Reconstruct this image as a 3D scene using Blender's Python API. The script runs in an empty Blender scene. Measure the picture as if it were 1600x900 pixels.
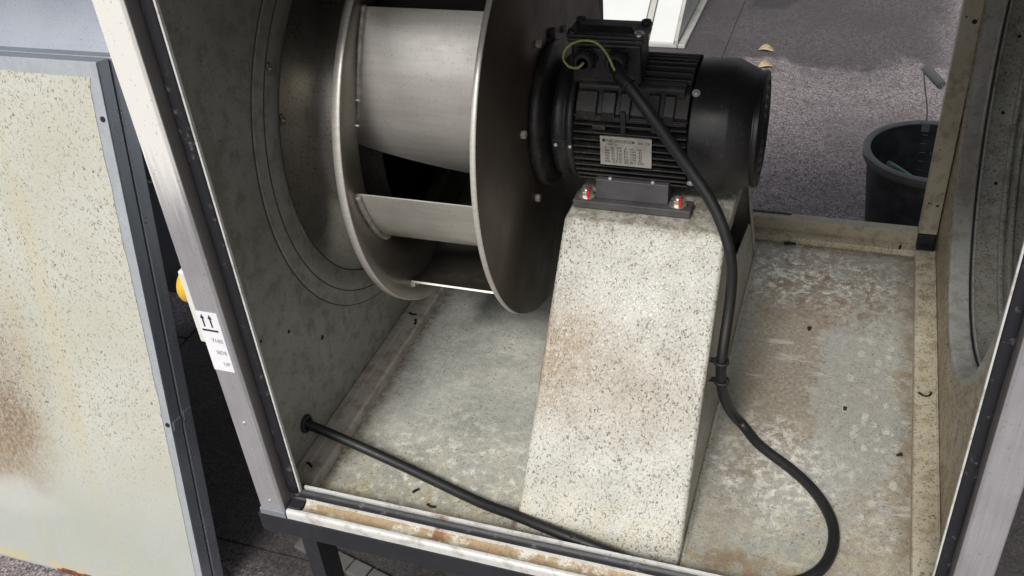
import bpy, bmesh, math, random
from mathutils import Vector, Matrix, noise as mnoise
PI = math.pi
random.seed(7)
S = bpy.context.scene
COL = S.collection

# ---------------------------------------------------------------- camera
cd = bpy.data.cameras.new('camera'); cam = bpy.data.objects.new('camera', cd); COL.objects.link(cam); S.camera = cam
def cam_axes(a, b, c):
    ca, sa, cb, sb, cc, sc = math.cos(a), math.sin(a), math.cos(b), math.sin(b), math.cos(c), math.sin(c)
    f = Vector((-sa*cb, ca*cb, -sb)); r = Vector((ca, sa, 0)); d = f.cross(r)
    return cc*r+sc*d, -sc*r+cc*d, f
CR, CD, CF = cam_axes(math.radians(22.0426337), math.radians(35.3979309), math.radians(5.44947))
m = Matrix((CR, -CD, -CF)).transposed().to_4x4(); m.translation = (0, 0, 1.0)
cam.matrix_world = m
cd.sensor_width = 36; cd.lens = 36*1505.397/1600; cd.clip_start = 0.02; cd.clip_end = 400

# ---------------------------------------------------------------- world, sun, exposure
W = bpy.data.worlds.new('World'); S.world = W; W.use_nodes = True
wn = W.node_tree; bg = wn.nodes['Background']
sky = wn.nodes.new('ShaderNodeTexSky'); sky.sky_type = 'NISHITA'; sky.sun_disc = False
SUN_EL, SUN_AZ = 47, 187      # azimuth measured clockwise from +Y
sky.sun_elevation = math.radians(SUN_EL); sky.sun_rotation = math.radians(SUN_AZ)
sky.air_density = 1.0; sky.dust_density = 4.0; sky.ozone_density = 1.0
hs = wn.nodes.new('ShaderNodeHueSaturation'); hs.inputs['Saturation'].default_value = 0.25
wn.links.new(sky.outputs[0], hs.inputs['Color']); wn.links.new(hs.outputs[0], bg.inputs['Color'])
bg.inputs['Strength'].default_value = 0.088
sl = bpy.data.lights.new('sun', 'SUN'); so = bpy.data.objects.new('sun', sl); COL.objects.link(so)
sl.energy = 2.3; sl.angle = math.radians(15); sl.color = (1.0, 0.97, 0.92)
az, el = math.radians(SUN_AZ), math.radians(SUN_EL)
sd = Vector((math.sin(az)*math.cos(el), math.cos(az)*math.cos(el), math.sin(el)))
so.rotation_euler = (-sd).to_track_quat('-Z', 'Y').to_euler()
S.view_settings.view_transform = 'Standard'; S.view_settings.look = 'None'
S.view_settings.exposure = 0.24; S.view_settings.gamma = 1.0
S.render.engine = 'CYCLES'
S.cycles.max_bounces = 8

# ---------------------------------------------------------------- node helpers
class NT:
    def __init__(s, name, base=(0, 0, 0)):
        s.m = bpy.data.materials.new(name); s.m.use_nodes = True; s.t = s.m.node_tree
        s.b = s.t.nodes['Principled BSDF']
        tc = s.n('ShaderNodeTexCoord'); v = s.n('ShaderNodeVectorMath'); v.operation = 'ADD'
        s.t.links.new(tc.outputs['Object'], v.inputs[0]); v.inputs[1].default_value = base
        s.P = v.outputs[0]
        sx = s.n('ShaderNodeSeparateXYZ'); s.t.links.new(s.P, sx.inputs[0]); s.X, s.Y, s.Z = sx.outputs
    def n(s, t): return s.t.nodes.new(t)
    def put(s, sock, v):
        if hasattr(v, 'is_output') or isinstance(v, bpy.types.NodeSocket): s.t.links.new(v, sock)
        elif isinstance(v, (tuple, list)) and len(v) == 3 and sock.type == 'RGBA': sock.default_value = (*v, 1)
        else: sock.default_value = v
    def noise(s, scale, detail=2, rough=.5, P=None, dist=0, out=0):
        n = s.n('ShaderNodeTexNoise'); s.put(n.inputs['Vector'], P or s.P)
        n.inputs['Scale'].default_value = scale; n.inputs['Detail'].default_value = detail
        n.inputs['Roughness'].default_value = rough; n.inputs['Distortion'].default_value = dist
        return n.outputs[out]
    def voro(s, scale, P=None, out='Distance', rand=1, feature='F1'):
        n = s.n('ShaderNodeTexVoronoi'); n.feature = feature; s.put(n.inputs['Vector'], P or s.P); n.inputs['Scale'].default_value = scale
        n.inputs['Randomness'].default_value = rand
        return n.outputs[out]
    def stretch(s, sc):
        n = s.n('ShaderNodeVectorMath'); n.operation = 'MULTIPLY'; s.put(n.inputs[0], s.P); n.inputs[1].default_value = sc
        return n.outputs[0]
    def m2(s, op, a, b=0, c=None):
        n = s.n('ShaderNodeMath'); n.operation = op; s.put(n.inputs[0], a); s.put(n.inputs[1], b)
        if c is not None: s.put(n.inputs[2], c)
        return n.outputs[0]
    def step(s, v, lo, hi, a=0., b=1.):
        n = s.n('ShaderNodeMapRange'); n.interpolation_type = 'SMOOTHSTEP'; s.put(n.inputs[0], v)
        s.put(n.inputs[1], lo); s.put(n.inputs[2], hi); s.put(n.inputs[3], a); s.put(n.inputs[4], b)
        return n.outputs[0]
    def mix(s, f, a, b, mode='MIX'):
        n = s.n('ShaderNodeMix'); n.data_type = 'RGBA'; n.blend_type = mode
        s.put(n.inputs['Factor'], f); s.put(n.inputs[6], a); s.put(n.inputs[7], b)
        return n.outputs[2]
    def blob(s, c, r, soft=.5, warp=.0, wscale=30):
        """soft round mask about point c (radii r, object space)"""
        P = s.P
        if warp:
            nz = s.noise(wscale, 3, .6, out=1); a = s.n('ShaderNodeVectorMath'); a.operation = 'SUBTRACT'; s.put(a.inputs[0], nz); a.inputs[1].default_value = (.5, .5, .5)
            b = s.n('ShaderNodeVectorMath'); b.operation = 'MULTIPLY_ADD'; s.put(b.inputs[0], a.outputs[0]); b.inputs[1].default_value = (warp,)*3; s.put(b.inputs[2], P); P = b.outputs[0]
        v = s.n('ShaderNodeVectorMath'); v.operation = 'SUBTRACT'; s.put(v.inputs[0], P); v.inputs[1].default_value = c
        d = s.n('ShaderNodeVectorMath'); d.operation = 'DIVIDE'; s.put(d.inputs[0], v.outputs[0]); d.inputs[1].default_value = r
        l = s.n('ShaderNodeVectorMath'); l.operation = 'LENGTH'; s.put(l.inputs[0], d.outputs[0])
        return s.step(l.outputs['Value'], 1-soft, 1+soft, 1., 0.)
    def bump(s, h, strength=.3, dist=.002, prev=None):
        n = s.n('ShaderNodeBump'); n.inputs['Strength'].default_value = strength; n.inputs['Distance'].default_value = dist
        s.put(n.inputs['Height'], h)
        if prev is not None: s.put(n.inputs['Normal'], prev)
        return n.outputs[0]
    def end(s, color, rough=.5, metal=0., normal=None, spec=None, aniso=None):
        s.put(s.b.inputs['Base Color'], color); s.put(s.b.inputs['Roughness'], rough); s.put(s.b.inputs['Metallic'], metal)
        if normal is not None: s.put(s.b.inputs['Normal'], normal)
        if spec is not None: s.b.inputs['Specular IOR Level'].default_value = spec
        if aniso is not None: s.b.inputs['Anisotropic'].default_value = aniso
        return s.m

M = {}
AH_ = (-.25, .72, -.4)
def flat(name, col, rough=.5, metal=0., var=.15, sc=60, bumps=.05, spec=None):
    k = NT(name)
    f = k.noise(sc, 4, .6)
    g = k.noise(sc*.12, 3, .6)
    ff = k.m2('MULTIPLY', k.m2('ADD', f, g), .5)
    c = k.mix(k.step(ff, .3, .7), tuple(x*(1-var) for x in col), tuple(min(1, x*(1+var)) for x in col))
    M[name] = k.end(c, k.step(f, .2, .8, max(.02, rough-.08), min(1, rough+.08)), metal, k.bump(f, bumps, .001) if bumps else None, spec)
    return M[name]

# painted, dirty white aluminium of the frame
def frame_mat(name, col, dirt, dirt_amt, metal=0., rough=.42):
    k = NT(name)
    d = k.noise(45, 5, .65); e = k.noise(9, 4, .6)
    dd = k.step(k.m2('ADD', k.m2('MULTIPLY', d, .6), k.m2('MULTIPLY', e, .6)), .60-dirt_amt*.3, .74, 0., .85)
    c = k.mix(dd, col, dirt)
    sp = k.step(k.noise(420, 2, .6), .62, .72, 0., .6)
    c = k.mix(sp, c, tuple(x*.45 for x in dirt))
    M[name] = k.end(c, rough, metal, k.bump(d, .12, .001)); return M[name]

def alu(name, col, rough=.35, axis=(1, 1, 1), metal=1.):
    k = NT(name)
    st = k.noise(1, 4, .6, k.stretch(axis)); nz = k.noise(14, 4, .6)
    c = k.mix(k.step(st, .3, .7), tuple(x*.88 for x in col), col)
    c = k.mix(k.step(nz, .35, .75, 0, .35), c, tuple(x*.6 for x in col))
    sp = k.step(k.noise(520, 1, .5), .66, .72, 0, .35)
    c = k.mix(sp, c, (.05, .045, .04))
    M[name] = k.end(c, k.step(nz, .3, .7, rough-.06, rough+.12), metal, k.bump(st, .06, .0006)); return M[name]

alu('fan_metal', (.36, .33, .29), .40, (9, 160, 160), .8)
alu('rim_metal', (.62, .60, .55), .42, (30, 260, 260), .4)
flat('interior_shade', (.030, .026, .021), .6, 0, .35, 60, .2)  # fan interior's shade put into one dark colour
flat('panel_dark', (.055, .052, .045), .6, 0, .3, 40, .1)  # rear panel's shade put into the colour; serves the ring joints too
alu('plate_brown', (.10, .082, .066), .42, (9, 160, 160), .6)
alu('blade_metal', (.84, .81, .75), .36, (14, 120, 120), .78)
alu('zinc', (.40, .44, .49), .30, (80, 80, 10), .55)
alu('zinc_bright', (.52, .56, .60), .36, (60, 60, 30), .35)
flat('black_paint', (.020, .022, .026), .42, 0, .25, 90, .12)
flat('rubber', (.016, .017, .020), .62, 0, .35, 70, .15)
flat('cable_rubber', (.011, .011, .012), .52, 0, .3, 140, .1)
flat('nut_metal', (.55, .52, .46), .35, .8, .3, 300)
flat('nylon', (.36, .34, .28), .5, 0, .2, 200)
flat('red_mark', (.55, .02, .03), .4, 0, .2, 300)
flat('green_yellow', (.30, .33, .10), .45, 0, .25, 60)
flat('switch_white', (.72, .72, .66), .4, 0, .06, 40)
flat('switch_yellow', (.70, .42, .03), .38, 0, .1, 40)
flat('switch_red', (.6, .02, .02), .38, 0, .1, 40)
flat('paper', (.78, .79, .82), .6, 0, .05, 90)
flat('ink', (.03, .03, .035), .6, 0, .1, 90, 0)
flat('pencil', (.22, .22, .24), .6, 0, .2, 500, 0)
flat('scrap', (.012, .011, .010), .7, 0, .3, 300, .3)
flat('leaf_tan', (.50, .38, .24), .7, 0, .3, 200, .3)
flat('white_casing', (.66, .67, .66), .4, 0, .04, 8, .02)
flat('casing_trim', (.42, .41, .38), .45, 0, .2, 30, .1)
flat('casing_side', (.40, .41, .40), .5, 0, .15, 12, .05)
flat('paver_grey', (.085, .083, .08), .8, 0, .3, 80, .4)
flat('teal_cloth', (.16, .26, .25), .8, 0, .25, 60, .3)
flat('grip_grey', (.22, .22, .225), .6, 0, .2, 200, .1)
flat('hose_grey', (.30, .31, .31), .5, 0, .2, 100, .1)
flat('bucket_rim', (.13, .135, .14), .5, 0, .25, 90, .1)
flat('weld', (.46, .44, .40), .5, .7, .4, 600, .6)

k = NT('post_metal', AH_)
st = k.noise(1, 4, .6, k.stretch((500, 500, 10))); nz = k.noise(14, 4, .6); n4 = k.noise(260, 2, .6)
c = k.mix(k.step(st, .3, .7), (.46, .455, .475), (.55, .545, .565)); c = k.mix(k.step(nz, .4, .75, 0, .4), c, (.34, .335, .355))
wr = k.step(k.noise(1, 3, .6, k.stretch((300, 300, 90))), .68, .74, 0, .6); c = k.mix(wr, c, (.72, .72, .74))
tint_mask = k.m2('MULTIPLY', k.step(k.Y, .7235, .7225), k.m2('MULTIPLY', k.step(k.m2('ADD', k.Z, k.m2('MULTIPLY', st, .14)), .53, .64), k.step(k.X, -.4, -.5)))  # left post's front face turns cream towards the top
c = k.mix(k.m2('MULTIPLY', tint_mask, .92), c, (.80, .79, .74))
c = k.mix(k.m2('MULTIPLY', k.step(k.Y, .7235, .7250), .7), c, (.16, .145, .13))  # dark reflection on the return face put into its colour
c = k.mix(k.step(n4, .64, .72, 0, .4), c, (.12, .11, .09))
k.m2('ADD', tint_mask, 0)
M['post_metal'] = k.end(c, k.m2('ADD', .46, k.m2('MULTIPLY', tint_mask, .12)), k.m2('SUBTRACT', .55, k.m2('MULTIPLY', tint_mask, .5)), k.bump(st, .05, .0006))
k = NT('motor_black')           # cast, painted motor with a film of dust
f = k.noise(260, 3, .6); g = k.noise(22, 4, .65)
c = k.mix(k.step(g, .4, .75, 0, .5), (.014, .014, .015), (.035, .033, .031))
c = k.mix(k.step(k.noise(500, 2), .60, .70, 0, .6), c, (.085, .075, .065))
c = k.mix(k.m2('MULTIPLY', k.step(g, .50, .62), k.step(f, .45, .6)), c, (.055, .048, .040))
M['motor_black'] = k.end(c, k.step(g, .3, .7, .38, .58), 0, k.bump(f, .25, .0006))
k = NT('cowl_black')
f = k.noise(420, 2, .6); g = k.noise(16, 4, .65)
c = k.mix(k.step(g, .42, .75, 0, .6), (.012, .012, .013), (.030, .029, .028))
c = k.mix(k.step(k.noise(330, 2, .6), .62, .70, 0, .6), c, (.075, .065, .055))
M['cowl_black'] = k.end(c, k.step(g, .3, .7, .36, .5), 0, k.bump(f, .12, .0004))
k = NT('foot_grey')
f = k.noise(300, 3, .6)
c = k.mix(k.step(k.noise(40, 4, .6), .4, .7), (.075, .070, .075), (.052, .048, .052))
M['foot_grey'] = k.end(c, .55, 0, k.bump(f, .2, .0006))

# speckled epoxy of the motor stand
SB = (-.235, .775, 0)
k = NT('stand_paint', SB)
w = k.noise(340, 2, .6, k.stretch((1.15, .85, .85)), dist=.7); big = k.noise(7, 4, .65)
crk = k.voro(170, k.P, 'Distance', feature='DISTANCE_TO_EDGE'); v = k.voro(120, out='Distance')
thr = k.step(k.m2('ADD', k.m2('MULTIPLY', big, .6), k.m2('MULTIPLY', k.noise(28, 3, .6), .4)), .36, .64, .372, .432)
sp = k.step(w, k.m2('SUBTRACT', thr, .03), k.m2('ADD', thr, .035), 1., 0.)
c = k.mix(k.step(k.noise(20, 4, .6), .35, .7), (.51, .505, .465), (.42, .415, .375))
st = k.m2('MAXIMUM', k.blob((-.335, .935, .18), (.07, .07, .08), .8, .08, 25), k.m2('MULTIPLY', k.blob((-.24, .92, .16), (.09, .06, .07), .9, .1, 25), .55))
c = k.mix(k.m2('MULTIPLY', st, k.step(k.noise(150, 3, .6), .3, .6, .4, .9)), c, (.27, .20, .12))
lo = k.step(k.Z, .0, .09, .6, 0.)
c = k.mix(k.m2('MULTIPLY', lo, k.step(k.noise(30, 4, .7), .3, .65)), c, (.52, .48, .34))
tp = k.step(k.Z, .300, .318, 0., .8)
c = k.mix(k.m2('MULTIPLY', tp, k.step(k.noise(60, 4, .7), .3, .65)), c, (.22, .19, .14))
c = k.mix(k.m2('MULTIPLY', sp, k.step(k.noise(120, 3), .35, .65, .5, 1.)), c, (.11, .088, .065))
cm = k.m2('MULTIPLY', k.step(crk, .0, .10, 1., 0.), k.step(k.noise(60, 3, .6), .45, .60))
c = k.mix(k.m2('MULTIPLY', cm, .25), c, (.16, .135, .10))
sc_ = k.noise(1, 5, .7, k.stretch((90, 9, 9)))
scr = k.m2('MULTIPLY', k.step(sc_, .66, .69), k.step(k.noise(9, 2), .5, .6))
c = k.mix(k.m2('MULTIPLY', scr, .5), c, (.12, .12, .12))
M['stand_paint'] = k.end(c, k.step(big, .3, .7, .32, .5), 0, k.bump(k.m2('ADD', w, k.m2('MULTIPLY', k.step(crk, 0, .2), .3)), .6, .0014))

# stained tray
k = NT('tray_metal', (-.25, .72, -.4))
n1 = k.noise(7, 6, .68, dist=.4); n2 = k.noise(30, 6, .7); n3 = k.noise(180, 3, .6); n4 = k.noise(420, 2, .6)
c = k.mix(k.step(k.m2('ADD', k.m2('MULTIPLY', n1, .6), k.m2('MULTIPLY', n2, .4)), .38, .62), (.35, .365, .34), (.56, .565, .52))
right = k.step(k.X, -.13, -.08)
rb = k.m2('MULTIPLY', right, k.step(k.m2('ADD', k.m2('MULTIPLY', n1, .7), k.m2('MULTIPLY', k.noise(70, 6, .75), .8)), .70, .80))   # brown film on the right half
c = k.mix(k.m2('MULTIPLY', rb, .8), c, (.33, .275, .205))
wp = k.noise(30, 8, .80)
tint_mask = k.m2('MULTIPLY', k.m2('MULTIPLY', right, k.step(k.m2('ADD', k.X, k.m2('MULTIPLY', k.m2('SUBTRACT', wp, .5), .16)), .006, .001)), k.m2('MULTIPLY', k.step(k.Y, 1.00, 1.05), k.step(k.Y, 1.50, 1.42)))  # brown film with a ragged edge
c = k.mix(k.m2('MULTIPLY', tint_mask, .8), c, k.mix(k.step(n3, .35, .6), (.20, .165, .125), (.33, .29, .225)))
gp = k.m2('MULTIPLY', right, k.blob((.055, 1.15, 0), (.06, .22, 1), .15, .10, 14))            # clean grey tide mark
gp = k.m2('MULTIPLY', gp, k.m2('SUBTRACT', 1., tint_mask))
c = k.mix(k.m2('MULTIPLY', gp, .75), c, (.38, .385, .36))
grn = k.m2('MULTIPLY', k.step(k.Y, .80, .99, 1., 0.), k.step(n2, .36, .6))
c = k.mix(k.m2('MULTIPLY', grn, .65), c, (.50, .47, .33))
w1 = k.m2('MULTIPLY', k.blob((-.05, .97, 0), (.10, .10, 1), .5, .08, 20), k.step(k.noise(70, 5, .75), .46, .56))
w2 = k.m2('MULTIPLY', k.blob((-.48, .86, 0), (.17, .09, 1), .6, .08, 20), k.step(k.noise(60, 5, .75), .52, .62))
w3 = k.m2('MULTIPLY', k.blob((-.02, 1.46, 0), (.15, .08, 1), .5, .08, 20), k.step(k.noise(48, 5, .75, dist=1.), .48, .56))
c = k.mix(k.m2('MULTIPLY', k.m2('MAXIMUM', w1, k.m2('MAXIMUM', w2, w3)), .9), c, (.78, .77, .72))
br = k.m2('MULTIPLY', k.blob((-.01, 1.42, 0), (.15, .11, 1), .5, .1, 20), k.step(k.noise(34, 6, .8, dist=1.5), .50, .58))
c = k.mix(k.m2('MULTIPLY', br, .85), c, (.20, .13, .075))
P2 = k.stretch((1., .62, 1.)); vd = k.voro(72, P2); vc = k.voro(72, P2, 'Color')
sx = k.n('ShaderNodeSeparateColor'); k.put(sx.inputs[0], vc)
big_ = k.m2('MULTIPLY', k.step(sx.outputs[0], .15, .8), .42)
ws = k.m2('MULTIPLY', k.step(k.m2('SUBTRACT', k.m2('ADD', vd, k.m2('MULTIPLY', n3, .15)), big_), .0, .12, 1., 0.), k.m2('MULTIPLY', k.blob((.090, 1.06, 0), (.055, .30, 1), .35, .02, 30), k.step(k.Y, .82, .9)))
c = k.mix(k.m2('MULTIPLY', ws, k.step(k.noise(40, 3), .35, .6, .2, .75)), c, (.62, .61, .56))
ed = k.m2('MULTIPLY', k.step(k.X, .112, .140), k.step(n2, .35, .6))
c = k.mix(k.m2('MULTIPLY', ed, .8), c, (.19, .145, .09))
rs = k.m2('MULTIPLY', k.blob((-.075, .795, 0), (.10, .028, 1), .4, .05, 40), k.step(n2, .40, .56))
c = k.mix(k.m2('MULTIPLY', rs, .75), c, (.22, .13, .075))
yl = k.m2('MULTIPLY', k.step(k.Y, .80, .83, 1., 0.), k.step(k.noise(55, 5, .8), .48, .62))
c = k.mix(k.m2('MULTIPLY', yl, .7), c, (.42, .34, .17))
c = k.mix(k.step(n4, .56, .66, 0, .6), c, (.12, .10, .075))
mt_ = k.step(k.noise(110, 4, .7), .35, .65)
c = k.mix(k.m2('MULTIPLY', mt_, .30), c, (.20, .175, .13))
c = k.mix(k.step(n3, .60, .72, 0, .35), c, (.62, .60, .54))
gr_ = k.m2('MULTIPLY', k.step(k.noise(240, 2, .6), .60, .66), k.step(k.noise(18, 4, .7), .42, .58))
c = k.mix(k.m2('MULTIPLY', gr_, .75), c, (.085, .065, .045))
shd = k.m2('MULTIPLY', k.blob((-.09, 1.02, 0), (.045, .20, 1), .6, .05, 20), k.step(n2, .3, .6))  # shade beside the stand put into the tray colour
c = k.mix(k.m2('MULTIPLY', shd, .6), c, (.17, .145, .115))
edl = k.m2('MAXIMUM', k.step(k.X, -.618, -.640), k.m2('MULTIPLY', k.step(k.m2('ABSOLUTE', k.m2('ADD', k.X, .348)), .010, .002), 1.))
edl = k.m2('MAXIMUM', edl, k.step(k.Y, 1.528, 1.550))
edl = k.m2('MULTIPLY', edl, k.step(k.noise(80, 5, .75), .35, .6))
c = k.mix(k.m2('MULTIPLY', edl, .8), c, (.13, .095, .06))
drp = k.m2('MULTIPLY', k.step(k.noise(1, 4, .7, k.stretch((9, 60, 1)), dist=1.), .60, .66), k.step(k.noise(13, 3, .6), .45, .58))
c = k.mix(k.m2('MULTIPLY', drp, .45), c, (.60, .585, .53))
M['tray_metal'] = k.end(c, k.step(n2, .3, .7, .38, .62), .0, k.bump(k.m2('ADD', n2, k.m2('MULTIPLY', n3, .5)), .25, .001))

def wall_mat(name, base, col, col2, dirt, spk, thr=.61):
    k = NT(name, base)
    n1 = k.noise(6, 4, .6); n2 = k.noise(1, 5, .65, k.stretch((40, 14, 5))); n3 = k.noise(spk, 2, .6); n4 = k.noise(45, 4, .65)
    c = k.mix(k.step(n1, .35, .65), col, col2)
    c = k.mix(k.step(n2, .58, .72, 0, .30), c, tuple(min(1, x*1.5) for x in col2))
    c = k.mix(k.step(n4, .46, .68, 0, .7), c, dirt)
    c = k.mix(k.step(n3, thr, thr+.07, 0, .75), c, tuple(x*.3 for x in dirt))
    sw = k.m2('MULTIPLY', k.step(k.noise(1, 3, .6, k.stretch((170, 110, 5)), dist=.3), .66, .71), k.step(k.noise(7, 2, .5), .46, .56))
    c = k.mix(k.m2('MULTIPLY', sw, .40), c, tuple(min(1, x*2.0) for x in col2))
    M[name] = k.end(c, k.step(n4, .3, .7, .30, .48), .0, k.bump(n3, .2, .0008)); return k
AH = (-.25, .72, -.4)
wall_mat('wall_left', AH, (.255, .258, .225), (.305, .308, .275), (.19, .165, .125), 300, .63)
wall_mat('wall_right', AH, (.42, .36, .25), (.33, .265, .175), (.24, .17, .10), 240, .52)
wall_mat('rail_left', AH, (.54, .50, .44), (.44, .40, .35), (.25, .20, .15), 260, .66)
wall_mat('rail_right', AH, (.56, .52, .41), (.46, .41, .30), (.26, .20, .125), 300, .57)
wall_mat('duct_inner', (0, 0, 0), (.40, .41, .38), (.30, .30, .265), (.24, .20, .145), 340, .56)
wall_mat('duct_ring', AH, (.36, .37, .36), (.30, .30, .28), (.24, .20, .15), 400, .62)
wall_mat('back_frame', AH, (.50, .46, .37), (.42, .38, .30), (.26, .22, .15), 240, .66)
wall_mat('roof_inner', AH, (.30, .30, .27), (.26, .26, .23), (.2, .18, .14), 240, .64)
k = NT('cone_metal')
n1 = k.noise(8, 4, .6); n3 = k.noise(480, 2, .6); n4 = k.noise(1, 4, .6, k.stretch((60, 7, 7)))
c = k.mix(k.step(n1, .35, .65), (.26, .25, .22), (.36, .35, .32)); c = k.mix(k.step(n4, .45, .7, 0, .4), c, (.20, .16, .12))
c = k.mix(k.step(n3, .58, .66, 0, .7), c, (.045, .04, .03))
M['cone_metal'] = k.end(c, k.step(n1, .3, .7, .24, .34), .85, k.bump(n3, .08, .0004))

k = NT('sill_dust', AH)        # white channel with tan dust lying in it
n1 = k.noise(12, 5, .7); n2 = k.noise(300, 3, .6); n3 = k.noise(60, 5, .7)
c = k.mix(k.step(k.m2('ADD', k.m2('MULTIPLY', n1, .7), k.m2('MULTIPLY', n3, .4)), .46, .56), (.58, .56, .50), (.35, .26, .155))
c = k.mix(k.step(n2, .50, .62, 0, .55), c, (.20, .13, .07))
rust = k.m2('MULTIPLY', k.blob((-.435, .740, .02), (.010, .012, 1), .6, .03, 60), k.step(n3, .38, .5))
c = k.mix(k.m2('MULTIPLY', rust, .9), c, (.20, .085, .035))
M['sill_dust'] = k.end(c, .7, 0, k.bump(n2, .5, .001))
k = NT('sill_white', AH)
n1 = k.noise(40, 5, .7)
c = k.mix(k.step(n1, .50, .68, 0, .6), (.60, .60, .58), (.30, .27, .22)); c = k.mix(k.step(k.noise(220, 4, .7), .60, .68, 0, .7), c, (.14, .11, .08))
rust = k.m2('MULTIPLY', k.blob((-.435, .742, .02), (.008, .008, 1), .6, .03, 60), k.step(n1, .35, .5))
c = k.mix(k.m2('MULTIPLY', rust, .9), c, (.20, .085, .035))
M['sill_white'] = k.end(c, .35, 0, k.bump(n1, .1, .001))
k = NT('gasket_rubber', AH)
n1 = k.noise(60, 5, .75)
c = k.mix(k.step(n1, .58, .66, 0, .6), (.014, .015, .019), (.16, .15, .15))
M['gasket_rubber'] = k.end(c, .5, 0, k.bump(n1, .4, .002))

# roofing felt with mineral granules
k = NT('roof_felt', (0, 0, -.4))
g1 = k.voro(150, out='Color'); sx = k.n('ShaderNodeSeparateColor'); k.put(sx.inputs[0], g1)
g2 = k.noise(230, 3, .7); g3 = k.noise(2.2, 5, .6); g4 = k.noise(25, 4, .65)
c = k.mix(sx.outputs[0], (.085, .070, .075), (.30, .255, .268))
c = k.mix(k.step(g2, .55, .64), c, (.50, .46, .47)); c = k.mix(k.step(g2, .45, .35), c, (.04, .033, .036))
c = k.mix(k.step(g3, .42, .62, 0, .45), c, (.10, .088, .092)); c = k.mix(k.step(g4, .5, .7, 0, .3), c, (.075, .07, .07))
wet = k.m2('MULTIPLY', k.step(k.m2('ADD', k.Y, k.m2('MULTIPLY', g3, .8)), 3.70, 3.78), k.step(k.m2('ADD', k.X, k.m2('MULTIPLY', g3, .5)), .62, .45))
c = k.mix(k.m2('MULTIPLY', wet, .70), c, (.045, .040, .042))
gap_shade = k.m2('MULTIPLY', k.blob((-.35, 1.28, -.4), (1.5, .50, 1), .10, .35, 3), k.step(g4, .1, .3))  # shade under and around the cabinet painted into the felt
c = k.mix(k.m2('MULTIPLY', gap_shade, .80), c, (.016, .014, .014))
pud = k.blob((-.33, 4.0, -.4), (.07, .16, 1), .2, .3, 6)
c = k.mix(k.m2('MULTIPLY', pud, .6), c, (.03, .027, .027))
M['roof_felt'] = k.end(c, k.m2('SUBTRACT', .85, k.m2('MULTIPLY', wet, .3)), 0, k.bump(k.m2('ADD', sx.outputs[0], g2), .9, .0025))
flat('seam_dark', (.02, .018, .018), .8, 0, .2, 60)

# leaning panel face (object space: x along width, z up the panel)
k = NT('panel_paint')
w = k.noise(330, 3, .65, k.stretch((1., 1., .7)), dist=.8); big = k.noise(5, 4, .6); ver = k.noise(1, 4, .6, k.stretch((14, 1, 1.2)))
c = k.mix(k.step(big, .35, .65), (.50, .50, .425), (.55, .55, .50))
c = k.mix(k.step(ver, .50, .66, 0, .45), c, (.53, .49, .33))
low = k.step(k.Z, .10, .36, 1., 0.)
c = k.mix(k.m2('MULTIPLY', low, .7), c, (.40, .43, .40))
stn = k.m2('MAXIMUM', k.blob((-.375, 0, .325), (.10, 1, .13), .6, .08, 12), k.m2('MULTIPLY', k.blob((-.34, 0, .42), (.085, 1, .14), .8, .10, 12), .55))
grain = k.step(k.noise(1, 4, .65, k.stretch((160, 1, 90))), .40, .60)
c = k.mix(k.m2('MULTIPLY', stn, k.m2('ADD', k.m2('MULTIPLY', grain, .45), .5)), c, (.27, .18, .10))
thr = k.m2('ADD', k.step(big, .3, .7, .38, .425), k.m2('MULTIPLY', stn, .10))
sp = k.m2('MULTIPLY', k.step(w, k.m2('SUBTRACT', thr, .03), k.m2('ADD', thr, .03), 1., 0.), k.step(k.Z, .16, .42, .15, 1.))
c = k.mix(k.m2('MULTIPLY', sp, k.step(k.noise(100, 3), .35, .65, .35, .95)), c, (.13, .11, .075))
wht = k.blob((-.385, 0, .165), (.09, 1, .035), .7, .08, 12)
c = k.mix(k.m2('MULTIPLY', wht, .35), c, (.62, .63, .62))
c = k.mix(k.m2('MULTIPLY', k.step(k.Z, .0, .035, 1., 0.), k.step(k.noise(22, 4, .7), .4, .6)), c, (.55, .46, .25))
scr = k.m2('MULTIPLY', k.step(k.noise(1, 3, .6, k.stretch((240, 1, 7))), .70, .73), k.step(k.noise(7, 2), .5, .58))
c = k.mix(k.m2('MULTIPLY', scr, .6), c, (.62, .66, .68))
M['panel_paint'] = k.end(c, k.step(big, .3, .7, .30, .46), 0, k.bump(w, .6, .0013))
k = NT('panel_rust')
n = k.noise(90, 5, .7)
M['panel_rust'] = k.end(k.mix(k.step(n, .4, .6), (.33, .10, .04), (.10, .05, .03)), .8, .2, k.bump(n, .6, .003))

k = NT('duct_cladding')
n1 = k.noise(3, 3, .5); n2 = k.noise(700, 2, .6, k.stretch((1, 1, 1))); n3 = k.noise(500, 1)
c = k.mix(k.step(n1, .3, .7), (.66, .70, .76), (.76, .80, .85)); c = k.mix(k.step(n3, .66, .7, 0, .4), c, (.12, .12, .13))
M['duct_cladding'] = k.end(c, k.step(n1, .3, .7, .26, .36), 1., k.bump(n1, .15, .002))
k = NT('bucket_black')
n1 = k.noise(30, 4, .6); n3 = k.noise(300, 2)
c = k.mix(k.step(n1, .4, .7), (.012, .014, .018), (.030, .034, .040)); c = k.mix(k.step(n3, .66, .72, 0, .5), c, (.12, .12, .11))
M['bucket_black'] = k.end(c, .52, 0, k.bump(n1, .1, .002))
k = NT('plate_face')
n1 = k.noise(40, 3, .6)
M['plate_face'] = k.end(k.mix(k.step(n1, .3, .7), (.34, .33, .29), (.46, .45, .40)), .4, .35, k.bump(n1, .1, .0005))
frame_mat('roof_outer', (.5, .5, .48), (.3, .26, .2), .4)

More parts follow.
